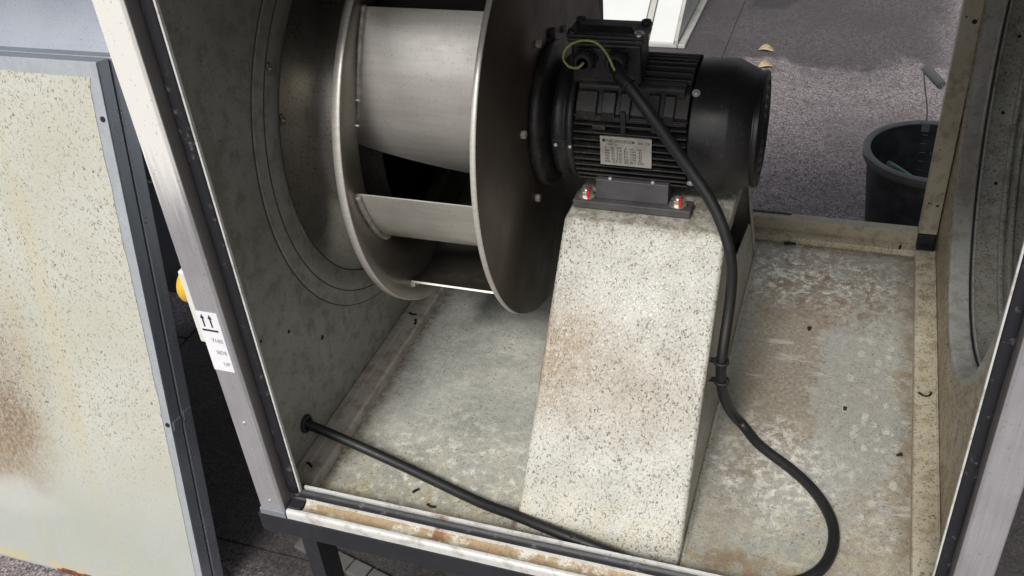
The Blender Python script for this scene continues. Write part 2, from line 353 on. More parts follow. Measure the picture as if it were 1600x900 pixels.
# ---------------------------------------------------------------- object helpers
class B:
    """collects geometry in world coordinates"""
    def __init__(s): s.v = []; s.f = []; s.sm = []; s.mi = []
    def add(s, vs, fs, smooth=False, mi=0):
        o = len(s.v); s.v += [Vector(p) for p in vs]
        for f in fs: s.f.append([o+i for i in f]); s.sm.append(smooth); s.mi.append(mi)
        return s
    def box(s, a, b, mi=0):
        (x0, y0, z0), (x1, y1, z1) = a, b
        x0, x1 = sorted((x0, x1)); y0, y1 = sorted((y0, y1)); z0, z1 = sorted((z0, z1))
        vs = [(x, y, z) for x in (x0, x1) for y in (y0, y1) for z in (z0, z1)]
        return s.add(vs, [(0, 1, 3, 2), (4, 6, 7, 5), (0, 4, 5, 1), (2, 3, 7, 6), (0, 2, 6, 4), (1, 5, 7, 3)], mi=mi)
    def prism(s, prof, a, b, axis=0, smooth=False, mi=0, caps=True):
        """closed 2D profile extruded from a to b on axis; profile in the two other axes in order"""
        def P(t, p): return {0: (t, p[0], p[1]), 1: (p[0], t, p[1]), 2: (p[0], p[1], t)}[axis]
        n = len(prof); vs = [P(a, p) for p in prof]+[P(b, p) for p in prof]
        fs = [(i, (i+1) % n, n+(i+1) % n, n+i) for i in range(n)]
        s.add(vs, fs, smooth, mi)
        if caps: s.add([P(a, p) for p in prof], [tuple(range(n))[::-1]], mi=mi); s.add([P(b, p) for p in prof], [tuple(range(n))], mi=mi)
        return s
    def lathe(s, prof, c, n=64, a0=0, a1=2*PI, smooth=True, axis=0, closed=False):
        """prof = [(axial, r)...]; axis x by default, centre c in the other two"""
        full = abs(a1-a0-2*PI) < 1e-6; m = n if full else n+1; vs = []
        for (t, r) in prof:
            for i in range(m):
                a = a0+(a1-a0)*i/n; p, q = c[0]+r*math.cos(a), c[1]+r*math.sin(a)
                vs.append({0: (t, p, q), 1: (p, t, q), 2: (p, q, t)}[axis])
        fs = []; K = len(prof)
        for j in range(K if closed else K-1):
            for i in range(m if full else n):
                i2 = (i+1) % m; j2 = (j+1) % K; fs.append((j*m+i, j*m+i2, j2*m+i2, j2*m+i))
        return s.add(vs, fs, smooth)
    def disc(s, c, r, t, n=48, axis=0, inner=0):
        if inner: return s.lathe([(t, inner), (t, r)], c, n, smooth=False, axis=axis)
        vs = []
        for i in range(n):
            a = 2*PI*i/n; p, q = c[0]+r*math.cos(a), c[1]+r*math.sin(a)
            vs.append({0: (t, p, q), 1: (p, t, q), 2: (p, q, t)}[axis])
        return s.add(vs, [tuple(range(n))])
    def tube(s, pts, r, n=10, caps=True, rad=None):
        pts = [Vector(p) for p in pts]; N = len(pts); vs = []; up = None
        for i, p in enumerate(pts):
            t = (pts[min(i+1, N-1)]-pts[max(i-1, 0)]).normalized()
            if up is None: up = t.orthogonal().normalized()
            up = (up-t*up.dot(t)).normalized(); w = t.cross(up)
            rr = rad[i] if rad else r
            for j in range(n):
                a = 2*PI*j/n; vs.append(p+up*(rr*math.cos(a))+w*(rr*math.sin(a)))
        fs = [(i*n+j, i*n+(j+1) % n, (i+1)*n+(j+1) % n, (i+1)*n+j) for i in range(N-1) for j in range(n)]
        s.add(vs, fs, True)
        if caps: s.add(vs[:n], [tuple(range(n))[::-1]]); s.add(vs[-n:], [tuple(range(n))])
        return s
    def hole_plate(s, x, y0, y1, z0, z1, c, r, n=96):
        """plate in plane x with a circular hole"""
        vs = []; ring = []
        for i in range(n):
            a = 2*PI*i/n; dy, dz = math.cos(a), math.sin(a)
            t = min(((y1-c[0])/dy if dy > 1e-9 else 1e9), ((y0-c[0])/dy if dy < -1e-9 else 1e9),
                    ((z1-c[1])/dz if dz > 1e-9 else 1e9), ((z0-c[1])/dz if dz < -1e-9 else 1e9))
            ring.append((c[0]+dy*t, c[1]+dz*t)); vs.append((x, c[0]+dy*r, c[1]+dz*r))
        # force corners
        for cy, cz in ((y0, z0), (y0, z1), (y1, z0), (y1, z1)):
            j = min(range(n), key=lambda i: abs(ring[i][0]-cy)+abs(ring[i][1]-cz)); ring[j] = (cy, cz)
        vs += [(x, p, q) for p, q in ring]
        return s.add(vs, [(i, (i+1) % n, n+(i+1) % n, n+i) for i in range(n)])
    def build(s, name, mat, parent=None, bevel=0, seg=2, label=None, smooth_angle=None, recalc=True):
        base = parent_world(parent)
        inv = base.inverted()
        me = bpy.data.meshes.new(name)
        me.from_pydata([inv @ p for p in s.v], [], s.f)
        for i, p in enumerate(me.polygons): p.use_smooth = s.sm[i]; p.material_index = s.mi[i]
        bm = bmesh.new(); bm.from_mesh(me); bmesh.ops.remove_doubles(bm, verts=bm.verts, dist=1e-6)
        if recalc: bmesh.ops.recalc_face_normals(bm, faces=bm.faces)
        bm.to_mesh(me); bm.free()
        for mm in (mat if isinstance(mat, (list, tuple)) else [mat]): me.materials.append(M[mm])
        o = bpy.data.objects.new(name, me); COL.objects.link(o)
        if parent is not None: o.parent = parent
        if bevel:
            md = o.modifiers.new('bevel', 'BEVEL'); md.width = bevel; md.segments = seg; md.limit_method = 'ANGLE'; md.angle_limit = math.radians(40); md.harden_normals = False
        if label: o['label'] = label
        return o
WM = {}
def parent_world(p):
    if p is None: return Matrix.Identity(4)
    if p.name in WM: return WM[p.name]
    return parent_world(p.parent)
def thing(name, label, cat, loc, group=None, mat=None):
    o = bpy.data.objects.new(name, None); COL.objects.link(o); o.empty_display_size = .05
    m_ = mat if mat is not None else Matrix.Translation(loc)
    o.matrix_world = m_; WM[o.name] = m_
    o['label'] = label; o['category'] = cat
    if group: o['group'] = group
    return o
def single(b, name, label, cat, mat, loc=(0, 0, 0), bevel=0, group=None):
    """one-mesh thing with its origin at loc"""
    b.v = [p-Vector(loc) for p in b.v]
    o = b.build(name, mat, None, bevel); o.location = loc
    o['label'] = label; o['category'] = cat
    if group: o['group'] = group
    return o
def struct(b, name, mat, label=None):
    o = b.build(name, mat); o['kind'] = 'structure'
    if label: o['label'] = label
    return o
def spline(pts, n=10):
    pts = [Vector(p) for p in pts]; P = [2*pts[0]-pts[1]]+pts+[2*pts[-1]-pts[-2]]; out = []
    for i in range(1, len(P)-2):
        for j in range(n):
            t = j/n; a, b_, c_, d_ = P[i-1], P[i], P[i+1], P[i+2]
            out.append(.5*((2*b_)+(c_-a)*t+(2*a-5*b_+4*c_-d_)*t*t+(3*b_-a-3*c_+d_)*t**3))
    out.append(P[-2]); return out
def hexhead(b, c, r, h, axis, n=6, ph=0):
    """hex bolt head along axis vector"""
    ax = Vector(axis).normalized(); u = ax.orthogonal().normalized(); w = ax.cross(u); c = Vector(c)
    v0 = [c+u*r*math.cos(ph+2*PI*i/n)+w*r*math.sin(ph+2*PI*i/n) for i in range(n)]
    v1 = [p+ax*h for p in v0]
    b.add(v0+v1, [(i, (i+1) % n, n+(i+1) % n, n+i) for i in range(n)]+[tuple(range(n, 2*n))])
    return b
def dome(b, c, r, h, axis, n=12):
    ax = Vector(axis).normalized(); u = ax.orthogonal().normalized(); w = ax.cross(u); c = Vector(c); vs = []
    for j in range(4):
        a = j/3*PI/2*.98
        for i in range(n): vs.append(c+ax*h*math.sin(a)+(u*math.cos(2*PI*i/n)+w*math.sin(2*PI*i/n))*r*math.cos(a))
    b.add(vs, [(j*n+i, j*n+(i+1) % n, (j+1)*n+(i+1) % n, (j+1)*n+i) for j in range(3) for i in range(n)], True)
    b.add(vs[3*n:], [tuple(range(n))]); return b
def text_part(s, size, origin, ux, uz, name, mat, parent, extrude=.0002, label=None, align='LEFT'):
    cu = bpy.data.curves.new('lettering', 'FONT'); cu.body = s; cu.size = size; cu.extrude = extrude; cu.align_x = align
    cu.resolution_u = 2
    ob = bpy.data.objects.new('tmp_text', cu); COL.objects.link(ob)
    dg = bpy.context.evaluated_depsgraph_get(); me = bpy.data.meshes.new_from_object(ob.evaluated_get(dg))
    bpy.data.objects.remove(ob); bpy.data.curves.remove(cu)
    ux = Vector(ux); uz = Vector(uz); nn = ux.cross(uz); b = B()
    b.add([Vector(origin)+ux*v.co.x+uz*v.co.y+nn*v.co.z for v in me.vertices], [tuple(p.vertices) for p in me.polygons])
    bpy.data.meshes.remove(me)
    if name is None: return b
    return b.build(name, mat, parent, label=label, recalc=False)

GZ = -.40
# ================================================================ SETTING
g = B(); g.add([(-80, -80, GZ-.004), (80, -80, GZ-.004), (80, 80, GZ-.004), (-80, 80, GZ-.004)], [(0, 1, 2, 3)])
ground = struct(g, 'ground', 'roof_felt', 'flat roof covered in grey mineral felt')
# felt sheets with their lapped edges
xs = [-4.45, -3.45, -2.45, -1.45, -.455, .545, 1.545, 2.545]
ysets = {0: [-3, 1.15, 5.9, 9.5], 1: [-3, .4, 4.9, 9.5], 2: [-3, 1.45, 5.3, 9.5], 3: [-3, .93, 5.6, 9.5], 4: [-3, 2.2, 6.6, 9.5], 5: [-3, 1.1, 6.4, 9.5], 6: [-3, .5, 4.4, 9.5]}
for i in range(7):
    ys = ysets[i]
    for j in range(3):
        b = B(); g_ = .0025
        x0, x1, y0, y1 = xs[i]+g_, xs[i+1]-g_, ys[j]+g_, ys[j+1]-g_
        z1 = GZ+.001*((i+j) % 2)
        b.box((x0, y0, GZ-.0035), (x1, y1, z1))
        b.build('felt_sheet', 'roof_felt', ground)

# ================================================================ FAN SECTION CABINET
AHU = thing('fan_cabinet', 'open metal fan cabinet of an air handling unit on a black base frame', 'cabinet', AH)
YF, YB = .72, 1.60
XL, XR = -.695, .198          # outer faces
WL, WR = -.681, .176          # inner wall faces
GY = .745
ZT = .83
# base frame
bf = B()
bf.box((-.703, YF, -.037), (.206, YF+.04, -.001)); bf.box((-.703, YB-.02, -.037), (.206, YB+.02, -.001))
bf.box((-.703, YF+.0405, -.037), (-.663, YB-.0205, -.001)); bf.box((.166, YF+.0405, -.037), (.206, YB-.0205, -.001))
base = bf.build('base_frame', 'black_paint', AHU, .002)
for lx, ly in ((-.645, YF+.003), (.11, YF+.003), (-.645, YB-.045), (.11, YB-.045)):
    b = B(); t = .004; w = .024; d = .04
    b.box((lx, ly, GZ+.006), (lx+w, ly+t, -.038)); b.box((lx+w-t, ly+t+.0002, GZ+.006), (lx+w, ly+d, -.038)); b.box((lx-.01, ly-.0, GZ+.001), (lx+w+.012, ly+.07, GZ+.0055))
    b.build('leg', 'black_paint', base, .001)
# posts (front): flange face, return and gasket seat
def post(x_out, x_in, x_seat, name='corner_post'):
    b = B(); s_ = 1 if x_in > x_out else -1
    prof = [(x_out, YF+.002), (x_out+s_*.002, YF), (x_in-s_*.003, YF), (x_in, YF+.003), (x_in, GY), (x_seat, GY), (x_seat, GY+.0018), (x_out+s_*.0125, GY+.0018), (x_out+s_*.0125, GY+.02), (x_out, GY+.02)]
    b.prism(prof, .012, ZT, 2)
    return b.build(name, 'post_metal', AHU, .0008, 2)
pL = post(XL, -.658, -.6375); pR = post(XR, .1625, .1475)
# foot casting of the left post
b = B(); b.box((XL-.0012, YF-.0015, .0005), (-.6565, YF+.026, .0118)); b.build('post_foot', 'zinc', AHU, .001)
b = B(); b.box((.161, YF-.0015, .0005), (XR+.0012, YF+.026, .0118)); b.build('post_foot', 'zinc', AHU, .001)
# gaskets : D-section strips
def strip(p0, p1, wdir, w, h, hdir, name='door_gasket', mat='gasket_rubber', n=40, wob=.0006):
    p0, p1, wd, hd = Vector(p0), Vector(p1), Vector(wdir), Vector(hdir); L = (p1-p0).length
    prof = [(0, 0), (.0, .5), (.12, .85), (.3, 1), (.7, 1), (.88, .85), (1, .5), (1, 0)]; vs = []; rnd = random.Random(int(L*1000))
    for i in range(n+1):
        c = p0.lerp(p1, i/n)+wd*(mnoise.noise(Vector((i*.35, L, 0)))*wob)
        hh = h*(1+.12*mnoise.noise(Vector((i*.5, 3+L, 0))))
        vs += [c+wd*(w*a)+hd*(hh*q) for a, q in prof]
    K = len(prof); b = B()
    b.add(vs, [(i*K+j, i*K+j+1, (i+1)*K+j+1, (i+1)*K+j) for i in range(n) for j in range(K-1)], True)
    b.add(vs[:K], [tuple(range(K))]); b.add(vs[-K:], [tuple(range(K))[::-1]])
    return b.build(name, mat, AHU)
strip((-.6572, GY, .032), (-.6572, GY, ZT-.03), (1, 0, 0), .0165, .006, (0, -1, 0))
strip((.1617, GY, .032), (.1617, GY, ZT-.03), (-1, 0, 0), .0125, .006, (0, -1, 0))
# bright edge of the inner skin beside the gasket
b = B(); b.box((-.6402, GY-.004, .036), (-.6378, GY-.0002, ZT-.02)); b.build('skin_edge', 'sill_white', AHU)
b = B(); b.box((.1472, GY-.004, .02), (.1490, GY-.0002, ZT-.02)); b.build('skin_edge', 'sill_white', AHU)
# front sill : rounded nose, dusty channel, ridge, gasket seat
x0, x1 = -.6555, .1605
prof = [(YF, .0005)]+[(YF+.005-.005*math.cos(a), .0095+.005*math.sin(a)) for a in [i*PI/2/6 for i in range(7)]]+[(YF+.0068, .0145), (YF+.0085, .006), (YF+.03, .0005)]
b = B(); b.prism(prof, x0+.0005, x1, 0); nose = b.build('front_sill', 'sill_white', AHU)
for p in nose.data.polygons: p.use_smooth = False
# dusty channel surface with relief
nx, ny = 260, 6; vs = []
for i in range(nx+1):
    for j in range(ny+1):
        x = x0+.02+(x1-x0-.02)*i/nx; y = YF+.0070+.0170*j/ny
        h = .0138-.003*math.sin(PI*j/ny)+.0013*mnoise.noise(Vector((x*70, y*90, 1)))+.0008*mnoise.noise(Vector((x*260, y*260, 5)))
        vs.append((x, y, h))
b = B(); b.add(vs, [(i*(ny+1)+j, (i+1)*(ny+1)+j, (i+1)*(ny+1)+j+1, i*(ny+1)+j+1) for i in range(nx) for j in range(ny)], True)
b.build('sill_channel', 'sill_dust', AHU)
b = B(); b.box((x0+.02, GY-.0010, .004), (x1, GY+.0035, .0215)); b.box((-.6370, GY+.004, .004), (x1-.014, GY+.0055, .0385)); b.box((-.6370, GY+.0057, .0362), (x1-.014, GY+.0075, .0385))
b.build('sill_ridge', 'sill_white', AHU, .0006)
# bottom gasket runs with a rounded left corner
pts = [(-.652, GY+.001, .026), (-.645, GY+.001, .029), (-.60, GY+.001, .0295), (-.40, GY+.0008, .0293), (-.1, GY+.001, .0295), (.148, GY+.001, .0295)]
b = B(); sp = spline(pts, 14); vs = []
prof = [(-.0065, 0), (-.006, .003), (-.003, .0055), (.003, .0055), (.006, .003), (.0075, 0)]
for i, p in enumerate(sp):
    w_ = mnoise.noise(Vector((i*.3, 8, 0)))*.0008
    vs += [p+Vector((0, -.001-q[1]*(1+w_*200), q[0]+w_)) for q in prof]
K = len(prof); b.add(vs, [(i*K+j, i*K+j+1, (i+1)*K+j+1, (i+1)*K+j) for i in range(len(sp)-1) for j in range(K-1)], True)
b.build('door_gasket', 'gasket_rubber', AHU)
# black corner block between post and sill
b = B(); b.box((-.6572, YF+.006, .004), (-.637, GY-.002, .0165)); b.build('corner_block', 'rubber', AHU, .002)
# tray: sheet with slight dents
nx, ny = 90, 90; tx0, tx1, ty0, ty1 = -.641, .1435, .7515, 1.552; vs = []
for i in range(nx+1):
    for j in range(ny+1):
        x = tx0+(tx1-tx0)*i/nx; y = ty0+(ty1-ty0)*j/ny
        e = min(x-tx0, tx1-x, y-ty0, ty1-y); k_ = min(1, e/.05)
        vs.append((x, y, .0+.0012*k_*mnoise.noise(Vector((x*7, y*7, 0)))))
b = B(); b.add(vs, [(i*(ny+1)+j, (i+1)*(ny+1)+j, (i+1)*(ny+1)+j+1, i*(ny+1)+j+1) for i in range(nx) for j in range(ny)], True)
b.build('tray', 'tray_metal', AHU)
b = B(); b.box((-.66, .765, -.012), (.165, 1.56, -.003)); b.build('tray_underside', 'zinc', AHU)
# side rails (low folded angles)
b = B(); b.prism([(-.6805, -.001), (-.6805, .016), (-.6785, .0165), (-.6660, .0165), (-.6655, .0155), (-.6445, .0155), (-.6415, .0135), (-.6405, -.001)], .772, 1.575, 1)
b.build('floor_rail', 'rail_left', AHU, .0006)
b = B(); b.prism([(.1755, -.001), (.1755, .0175), (.1735, .018), (.1725, .0155), (.1485, .0150), (.1445, .0148), (.1430, .012), (.1425, -.001)], .765, 1.552, 1)
b.build('floor_rail', 'rail_right', AHU, .0006)
# rear frame: ledge and upstand right of the closed rear panel
b = B(); b.prism([(1.5530, .003), (1.5540, .0105), (1.5780, .0110), (1.5780, -.001), (1.553, -.001)], -.645, .1445, 0)
b.build('rear_ledge', 'rail_right', AHU, .0008)
b = B(); b.prism([(1.5785, -.001), (1.5785, .0335), (1.5800, .0350), (1.5985, .0350), (1.60, .0335), (1.60, -.001)], -.4262, .1445, 0)
b.build('rear_sill', 'back_frame', AHU, .0006)
b = B(); b.box((-.425, 1.593, .0352), (-.075, 1.599, .0368)); b.build('door_gasket', 'gasket_rubber', AHU, .001)
# rear posts
b = B(); b.box((.1442, 1.572, .037), (.1745, 1.60, ZT)); b.build('corner_post', 'back_frame', AHU, .0015)
b = B(); b.box((-.6845, 1.572, .037), (-.6455, 1.60, ZT)); b.build('corner_post', 'back_frame', AHU, .0015)
b = B(); b.box((.1455, 1.5535, .0005), (.1705, 1.5712, .0165)); b.box((.1438, 1.5705, .0005), (.1735, 1.601, .0365)); b.build('corner_bracket', 'rubber', AHU, .0015)
b = B(); b.box((-.645, 1.580, .0005), (-.4375, 1.5985, ZT-.036)); b.build('rear_panel', 'panel_dark', AHU, .001)
b = B(); b.box((-.4370, 1.576, .0005), (-.4265, 1.600, ZT-.036)); b.build('door_gasket', 'gasket_rubber', AHU, .001)
# screw holes on the rear right post
for (y, x, z, r) in ((1.5716, .1520, .100, .0018), (1.5716, .1660, .0960, .0026), (1.5716, .1515, .4300, .0016), (1.5716, .1640, .4230, .0040)):
    b = B(); dome(b, (x, y, z), r, .0008, (0, -1, 0), 10); b.build('screw', 'scrap', AHU)
b = B(); dome(b, (.1080, 1.5782, .0170), .0035, .001, (0, -1, 0), 12); b.build('screw', 'back_frame', AHU)
# left wall with the fan inlet, right wall with the outlet
LC, LR = (1.190, .407), .262
RC, RRD = (1.207, .452), .335
b = B(); b.hole_plate(WL, GY+.0205, 1.5715, .0, ZT-.005, LC, LR+.02); b.hole_plate(XL+.0003, GY+.0205, 1.60, .0, ZT-.005, LC, LR+.02)
b.build('side_wall', 'wall_left', AHU)
b = B(); b.hole_plate(WR, GY+.0205, 1.60, .0, ZT-.005, RC, RRD); b.hole_plate(XR-.0003, GY+.0205, 1.60, .0, ZT-.005, RC, RRD)
b.build('side_wall', 'wall_right', AHU)
# pressed rings round the openings
prof = [(WL+.0003, LR+.0515), (WL+.0018, LR+.0505), (WL+.0024, LR+.047), (WL+.0024, LR+.030), (WL+.0036, LR+.026), (WL+.0040, LR+.018), (WL+.0040, LR+.004), (WL+.003, LR+.001), (WL+.003, LR-.006)]
b = B(); b.lathe(prof, LC, 96); b.build('inlet_ring', 'wall_left', AHU)
prof = [(WL+.0035, LR-.004), (WL+.006, LR-.020), (WL+.014, LR-.040), (WL+.030, LR-.058), (WL+.052, LR-.070), (WL+.078, LR-.077), (WL+.100, LR-.079), (WL+.108, LR-.078)]
b = B(); b.lathe(prof, LC, 96); b.lathe([(x-.0012, r+.0012) for x, r in prof], LC, 96); b.build('inlet_cone', 'cone_metal', AHU)
for rr_, xx_ in ((LR+.0515, WL+.0006), (LR+.0285, WL+.0030), (LR-.003, WL+.0042)):
    b = B(); b.lathe([(xx_-.0008, rr_-.0011), (xx_+.0006, rr_-.0006), (xx_+.0006, rr_+.0006), (xx_-.0008, rr_+.0011)], LC, 96); b.build('sealant_line', 'panel_dark', AHU)
# pressure tap line on the cone
b = B(); b.tube([(WL+.052, LC[0]+(LR-.0725)*math.cos(a), LC[1]+(LR-.0725)*math.sin(a)) for a in [PI*1.02+i*PI*.5/20 for i in range(21)]], .0012, 6)
b.build('pressure_tap', 'cone_metal', AHU)
CLIPS = ((.947, .558), (.950, .488))
# clips on the inlet
for (y, z) in CLIPS:
    b = B(); b.box((WL+.0042, y-.003, z-.008), (WL+.0075, y+.003, z+.008)); dome(b, (WL+.0075, y, z), .0025, .003, (1, 0, 0), 10)
    b.build('clip', 'fan_metal', AHU, .001)
# outlet ring
prof = [(WR-.0002, RRD+.042), (WR-.003, RRD+.037), (WR-.004, RRD+.030), (WR-.003, RRD+.023), (WR-.0005, RRD+.018), (WR-.0005, RRD+.008), (WR-.003, RRD+.004), (WR-.003, RRD), (WR+.001, RRD-.0035), (WR+.016, RRD-.0040), (WR+.0175, RRD-.0065), (WR+.023, RRD-.0065)]
b = B(); b.lathe(prof, RC, 128); b.build('outlet_ring', ['duct_ring', 'wall_right'], AHU)
o = bpy.data.objects['outlet_ring']
for p in o.data.polygons:
    c_ = p.center; 
    rr = math.hypot(c_.y+AH[1]-RC[0], c_.z+AH[2]-RC[1]); p.material_index = 1 if rr > RRD+.006 else 0
# roof panel and the beams above the openings
b = B(); b.box((XL-.01, YF-.012, ZT+.0), (XR+.01, YB+.012, ZT+.035)); b.build('roof_panel', ['roof_inner'], AHU, .002)
b = B(); b.box((-.6575, YF+.001, ZT-.035), (.1615, GY+.02, ZT-.0005)); b.build('top_beam', 'post_metal', AHU, .001)
b = B(); b.box((-.644, 1.573, ZT-.035), (.1435, 1.599, ZT-.0005)); b.build('top_beam', 'back_frame', AHU, .001)
# cable entry grommet
gy, gz = .842, .060
b = B(); b.lathe([(WL+.0005, .0135), (WL+.003, .0140), (WL+.005, .0125), (WL+.0055, .0095), (WL+.002, .0082)], (gy, gz), 24); b.build('cable_grommet', 'rubber', AHU)
# rivet-like small fixings on walls
for (x, y, z, r) in ((WL, .80, .245, .0022), (WL, .772, .285, .0022), (WL, .93, .150, .004), (WL, .86, .215, .003)):
    b = B(); dome(b, (x+.0003, y, z), r, .001, (1, 0, 0), 8); b.build('screw', 'scrap', AHU)
# sticker on the left post
zt, zb = .352, .262
stk = B(); sx0, sx1 = -.6945, -.6645
stk.box((sx0+.0008, YF-.0006, .262), (sx1, YF-.0001, .352)); stk_o = stk.build('sticker', 'paper', AHU)
b = B(); yq = YF-.0010
for cx in (-.6865, -.6760):
    b.box((cx-.0010, yq, .330), (cx+.0010, YF-.0007, .3440)); b.add([(cx-.0028, yq, .3425), (cx+.0028, yq, .3425), (cx, yq, .3490)], [(0, 1, 2)])
b.box((-.6915, yq, .3235), (-.6695, YF-.0007, .3262))
b.build('up_arrows', 'ink', stk_o)
for s_, z_, x_ in (('THIS', .3070, -.6835), ('SIDE', .2890, -.6820), ('UP', .2710, -.6770)):
    text_part(s_, .0078, (x_, YF-.0007, z_), (1, 0, 0), (0, 0, 1), 'lettering', 'pencil', stk_o)
# screws down the post faces
for z_ in (.030, .175):
    b = B(); dome(b, (-.676, YF-.0001, z_), .0028, .0012, (0, -1, 0), 10); b.build('screw', 'post_metal', AHU)

# ================================================================ OUTLET DUCT beyond the right wall
D = thing('round_duct', 'round grey metal duct opening beyond the hole in the right wall', 'duct', (WR+.03, RC[0], RC[1]))
R0 = RRD-.005
b = B(); b.lathe([(WR+.0236, R0-.0012), (WR+.0266, R0-.0012)], RC, 128); b.build('seal_gap', 'rubber', D)
prof = [(WR+.0268, R0+.003), (WR+.0272, R0-.0025), (WR+.0285, R0-.0045), (WR+.0305, R0-.0035), (WR+.032, R0-.001), (WR+.060, R0-.004)]
b = B(); b.lathe(prof, RC, 128); b.build('duct_section', 'duct_inner', D)
prof = [(WR+.0605, R0-.004), (WR+.0620, R0-.009), (WR+.0680, R0-.009), (WR+.0695, R0+.001), (WR+.0725, R0+.001), (WR+.0740, R0-.009), (WR+.0800, R0-.009), (WR+.0815, R0-.004)]
b = B(); b.lathe(prof, RC, 128); b.build('joint_ring', 'duct_inner', D)
b = B(); b.lathe([(WR+.0820, R0-.004), (WR+.60, R0-.004)], RC, 96); b.disc(RC, R0-.004, WR+.60); b.build('duct_section', 'duct_inner', D)
b = B(); b.lathe([(WR+.0215, R0+.004), (WR+.601, R0+.004)], RC, 96); b.build('duct_jacket', 'zinc', D)
a_ = 5.62
b = B(); b.box((WR+.036, 0, 0), (WR+.060, .0035, .0015))
b.v = [Vector((p.x, RC[0]+(R0-.004)*math.cos(a_)+p.y*math.cos(a_+PI/2)-p.z*math.cos(a_), RC[1]+(R0-.004)*math.sin(a_)+p.y*math.sin(a_+PI/2)-p.z*math.sin(a_))) for p in b.v]
b.build('lap_seam', 'duct_inner', D)
for aa, xx in ((6.18, .048), (5.83, .046), (5.50, .050)):
    b = B(); c_ = Vector((WR+xx, RC[0]+(R0-.004)*math.cos(aa), RC[1]+(R0-.004)*math.sin(aa))); dome(b, c_, .0028, .0015, (0, -math.cos(aa), -math.sin(aa)), 10); b.build('rivet', 'scrap', D)

# ================================================================ MOTOR STAND
YC, ZC = 1.178, .412
ST = thing('motor_stand', 'cream speckled bent steel stand under the black motor', 'stand', SB)
SX0, SX1 = -.3445, -.1275
yt0, yt1, zt_ = 1.062, 1.285, .318
yb0, yb1 = .776, 1.520
def round_poly(P, rads, n=6):
    out = [P[0]]
    for i in range(1, len(P)-1):
        a, b_, c_ = Vector(P[i-1]), Vector(P[i]), Vector(P[i+1]); r = rads
        u = (a-b_).normalized(); w = (c_-b_).normalized(); ang = u.angle(w); d = r/math.tan(ang/2)
        p0, p1 = b_+u*d, b_+w*d; cc = b_+(u+w).normalized()*(r/math.sin(ang/2))
        v0, v1 = p0-cc, p1-cc; th = v0.angle(v1); s_ = 1 if v0.cross(v1) > 0 else -1
        for k_ in range(n+1):
            t = s_*th*k_/n; out.append((cc.x+v0.x*math.cos(t)-v0.y*math.sin(t), cc.y+v0.x*math.sin(t)+v0.y*math.cos(t)))
    out.append(P[-1]); return [tuple(p) for p in out]
line = round_poly([(yb0, .0005), (yt0, zt_), (yt1, zt_), (yb1, .0005)], .008, 6)
# subdivide long runs
ln = []
for i in range(len(line)-1):
    a, c_ = Vector(line[i]), Vector(line[i+1]); n_ = max(1, int((c_-a).length/.03))
    ln += [a.lerp(c_, j/n_) for j in range(n_)]
ln.append(Vector(line[-1]))
def stand_shell(depth=.020, er=.006, lo=0., hi=1e9, inset=0.0):
    rows = []; N = len(ln)
    for i, p in enumerate(ln):
        t = (ln[min(i+1, N-1)]-ln[max(i-1, 0)]).normalized(); nin = Vector((t.y, -t.x))   # inward (below/inside)
        if nin.y > 0 and abs(t.x) > .9: nin = -nin
        row = []
        def P(x, d): q = p+nin*d; return (x, q.x, max(q.y, .0005))
        row.append(P(SX0, depth))
        for k_ in range(5): a = k_/4*PI/2; row.append(P(SX0+er-er*math.cos(a), er-er*math.sin(a)))
        row.append(P((SX0*.5+SX1*.5), 0))
        for k_ in range(4, -1, -1): a = k_/4*PI/2; row.append(P(SX1-er+er*math.cos(a), er-er*math.sin(a)))
        row.append(P(SX1, depth)); rows.append(row)
    return rows
rows = stand_shell()
i1 = next(i for i, p in enumerate(ln) if p.x > yt0+.012); i2 = next(i for i, p in enumerate(ln) if p.x > yt1+.016)
def shell_part(r0, r1, name):
    b = B(); rr = rows[r0:r1+1]; K = len(rr[0])
    b.add([p for r in rr for p in r], [(i*K+j, i*K+j+1, (i+1)*K+j+1, (i+1)*K+j) for i in range(len(rr)-1) for j in range(K-1)], True)
    o = b.build(name, 'stand_paint', ST); md = o.modifiers.new('thick', 'SOLIDIFY'); md.thickness = .0025; md.offset = -1; return o
shell_part(0, len(ln)-1, 'bent_plate')
# side webs
def web(x, name='side_web'):
    b = B(); t = .002
    poly = [(.81, .001), (1.492, .001), (1.395, .128), (1.375, .143), (1.30, .162), (1.18, .190), (1.13, .235), (1.085, .300), (1.052, .290)]
    b.prism(poly, x, x+t, 0)
    return b.build(name, 'stand_paint', ST, .0006)
web(SX1-.0035); web(SX0+.0015)
# bottom flanges on the tray
b = B(); b.box((SX1-.0005, .80, .0006), (SX1+.004, 1.50, .003)); b.build('foot_flange', 'stand_paint', ST)
b = B(); b.box((SX0+.02, yb1-.03, .0006), (SX1-.001, yb1+.014, .0032)); b.build('foot_flange', 'stand_paint', ST)

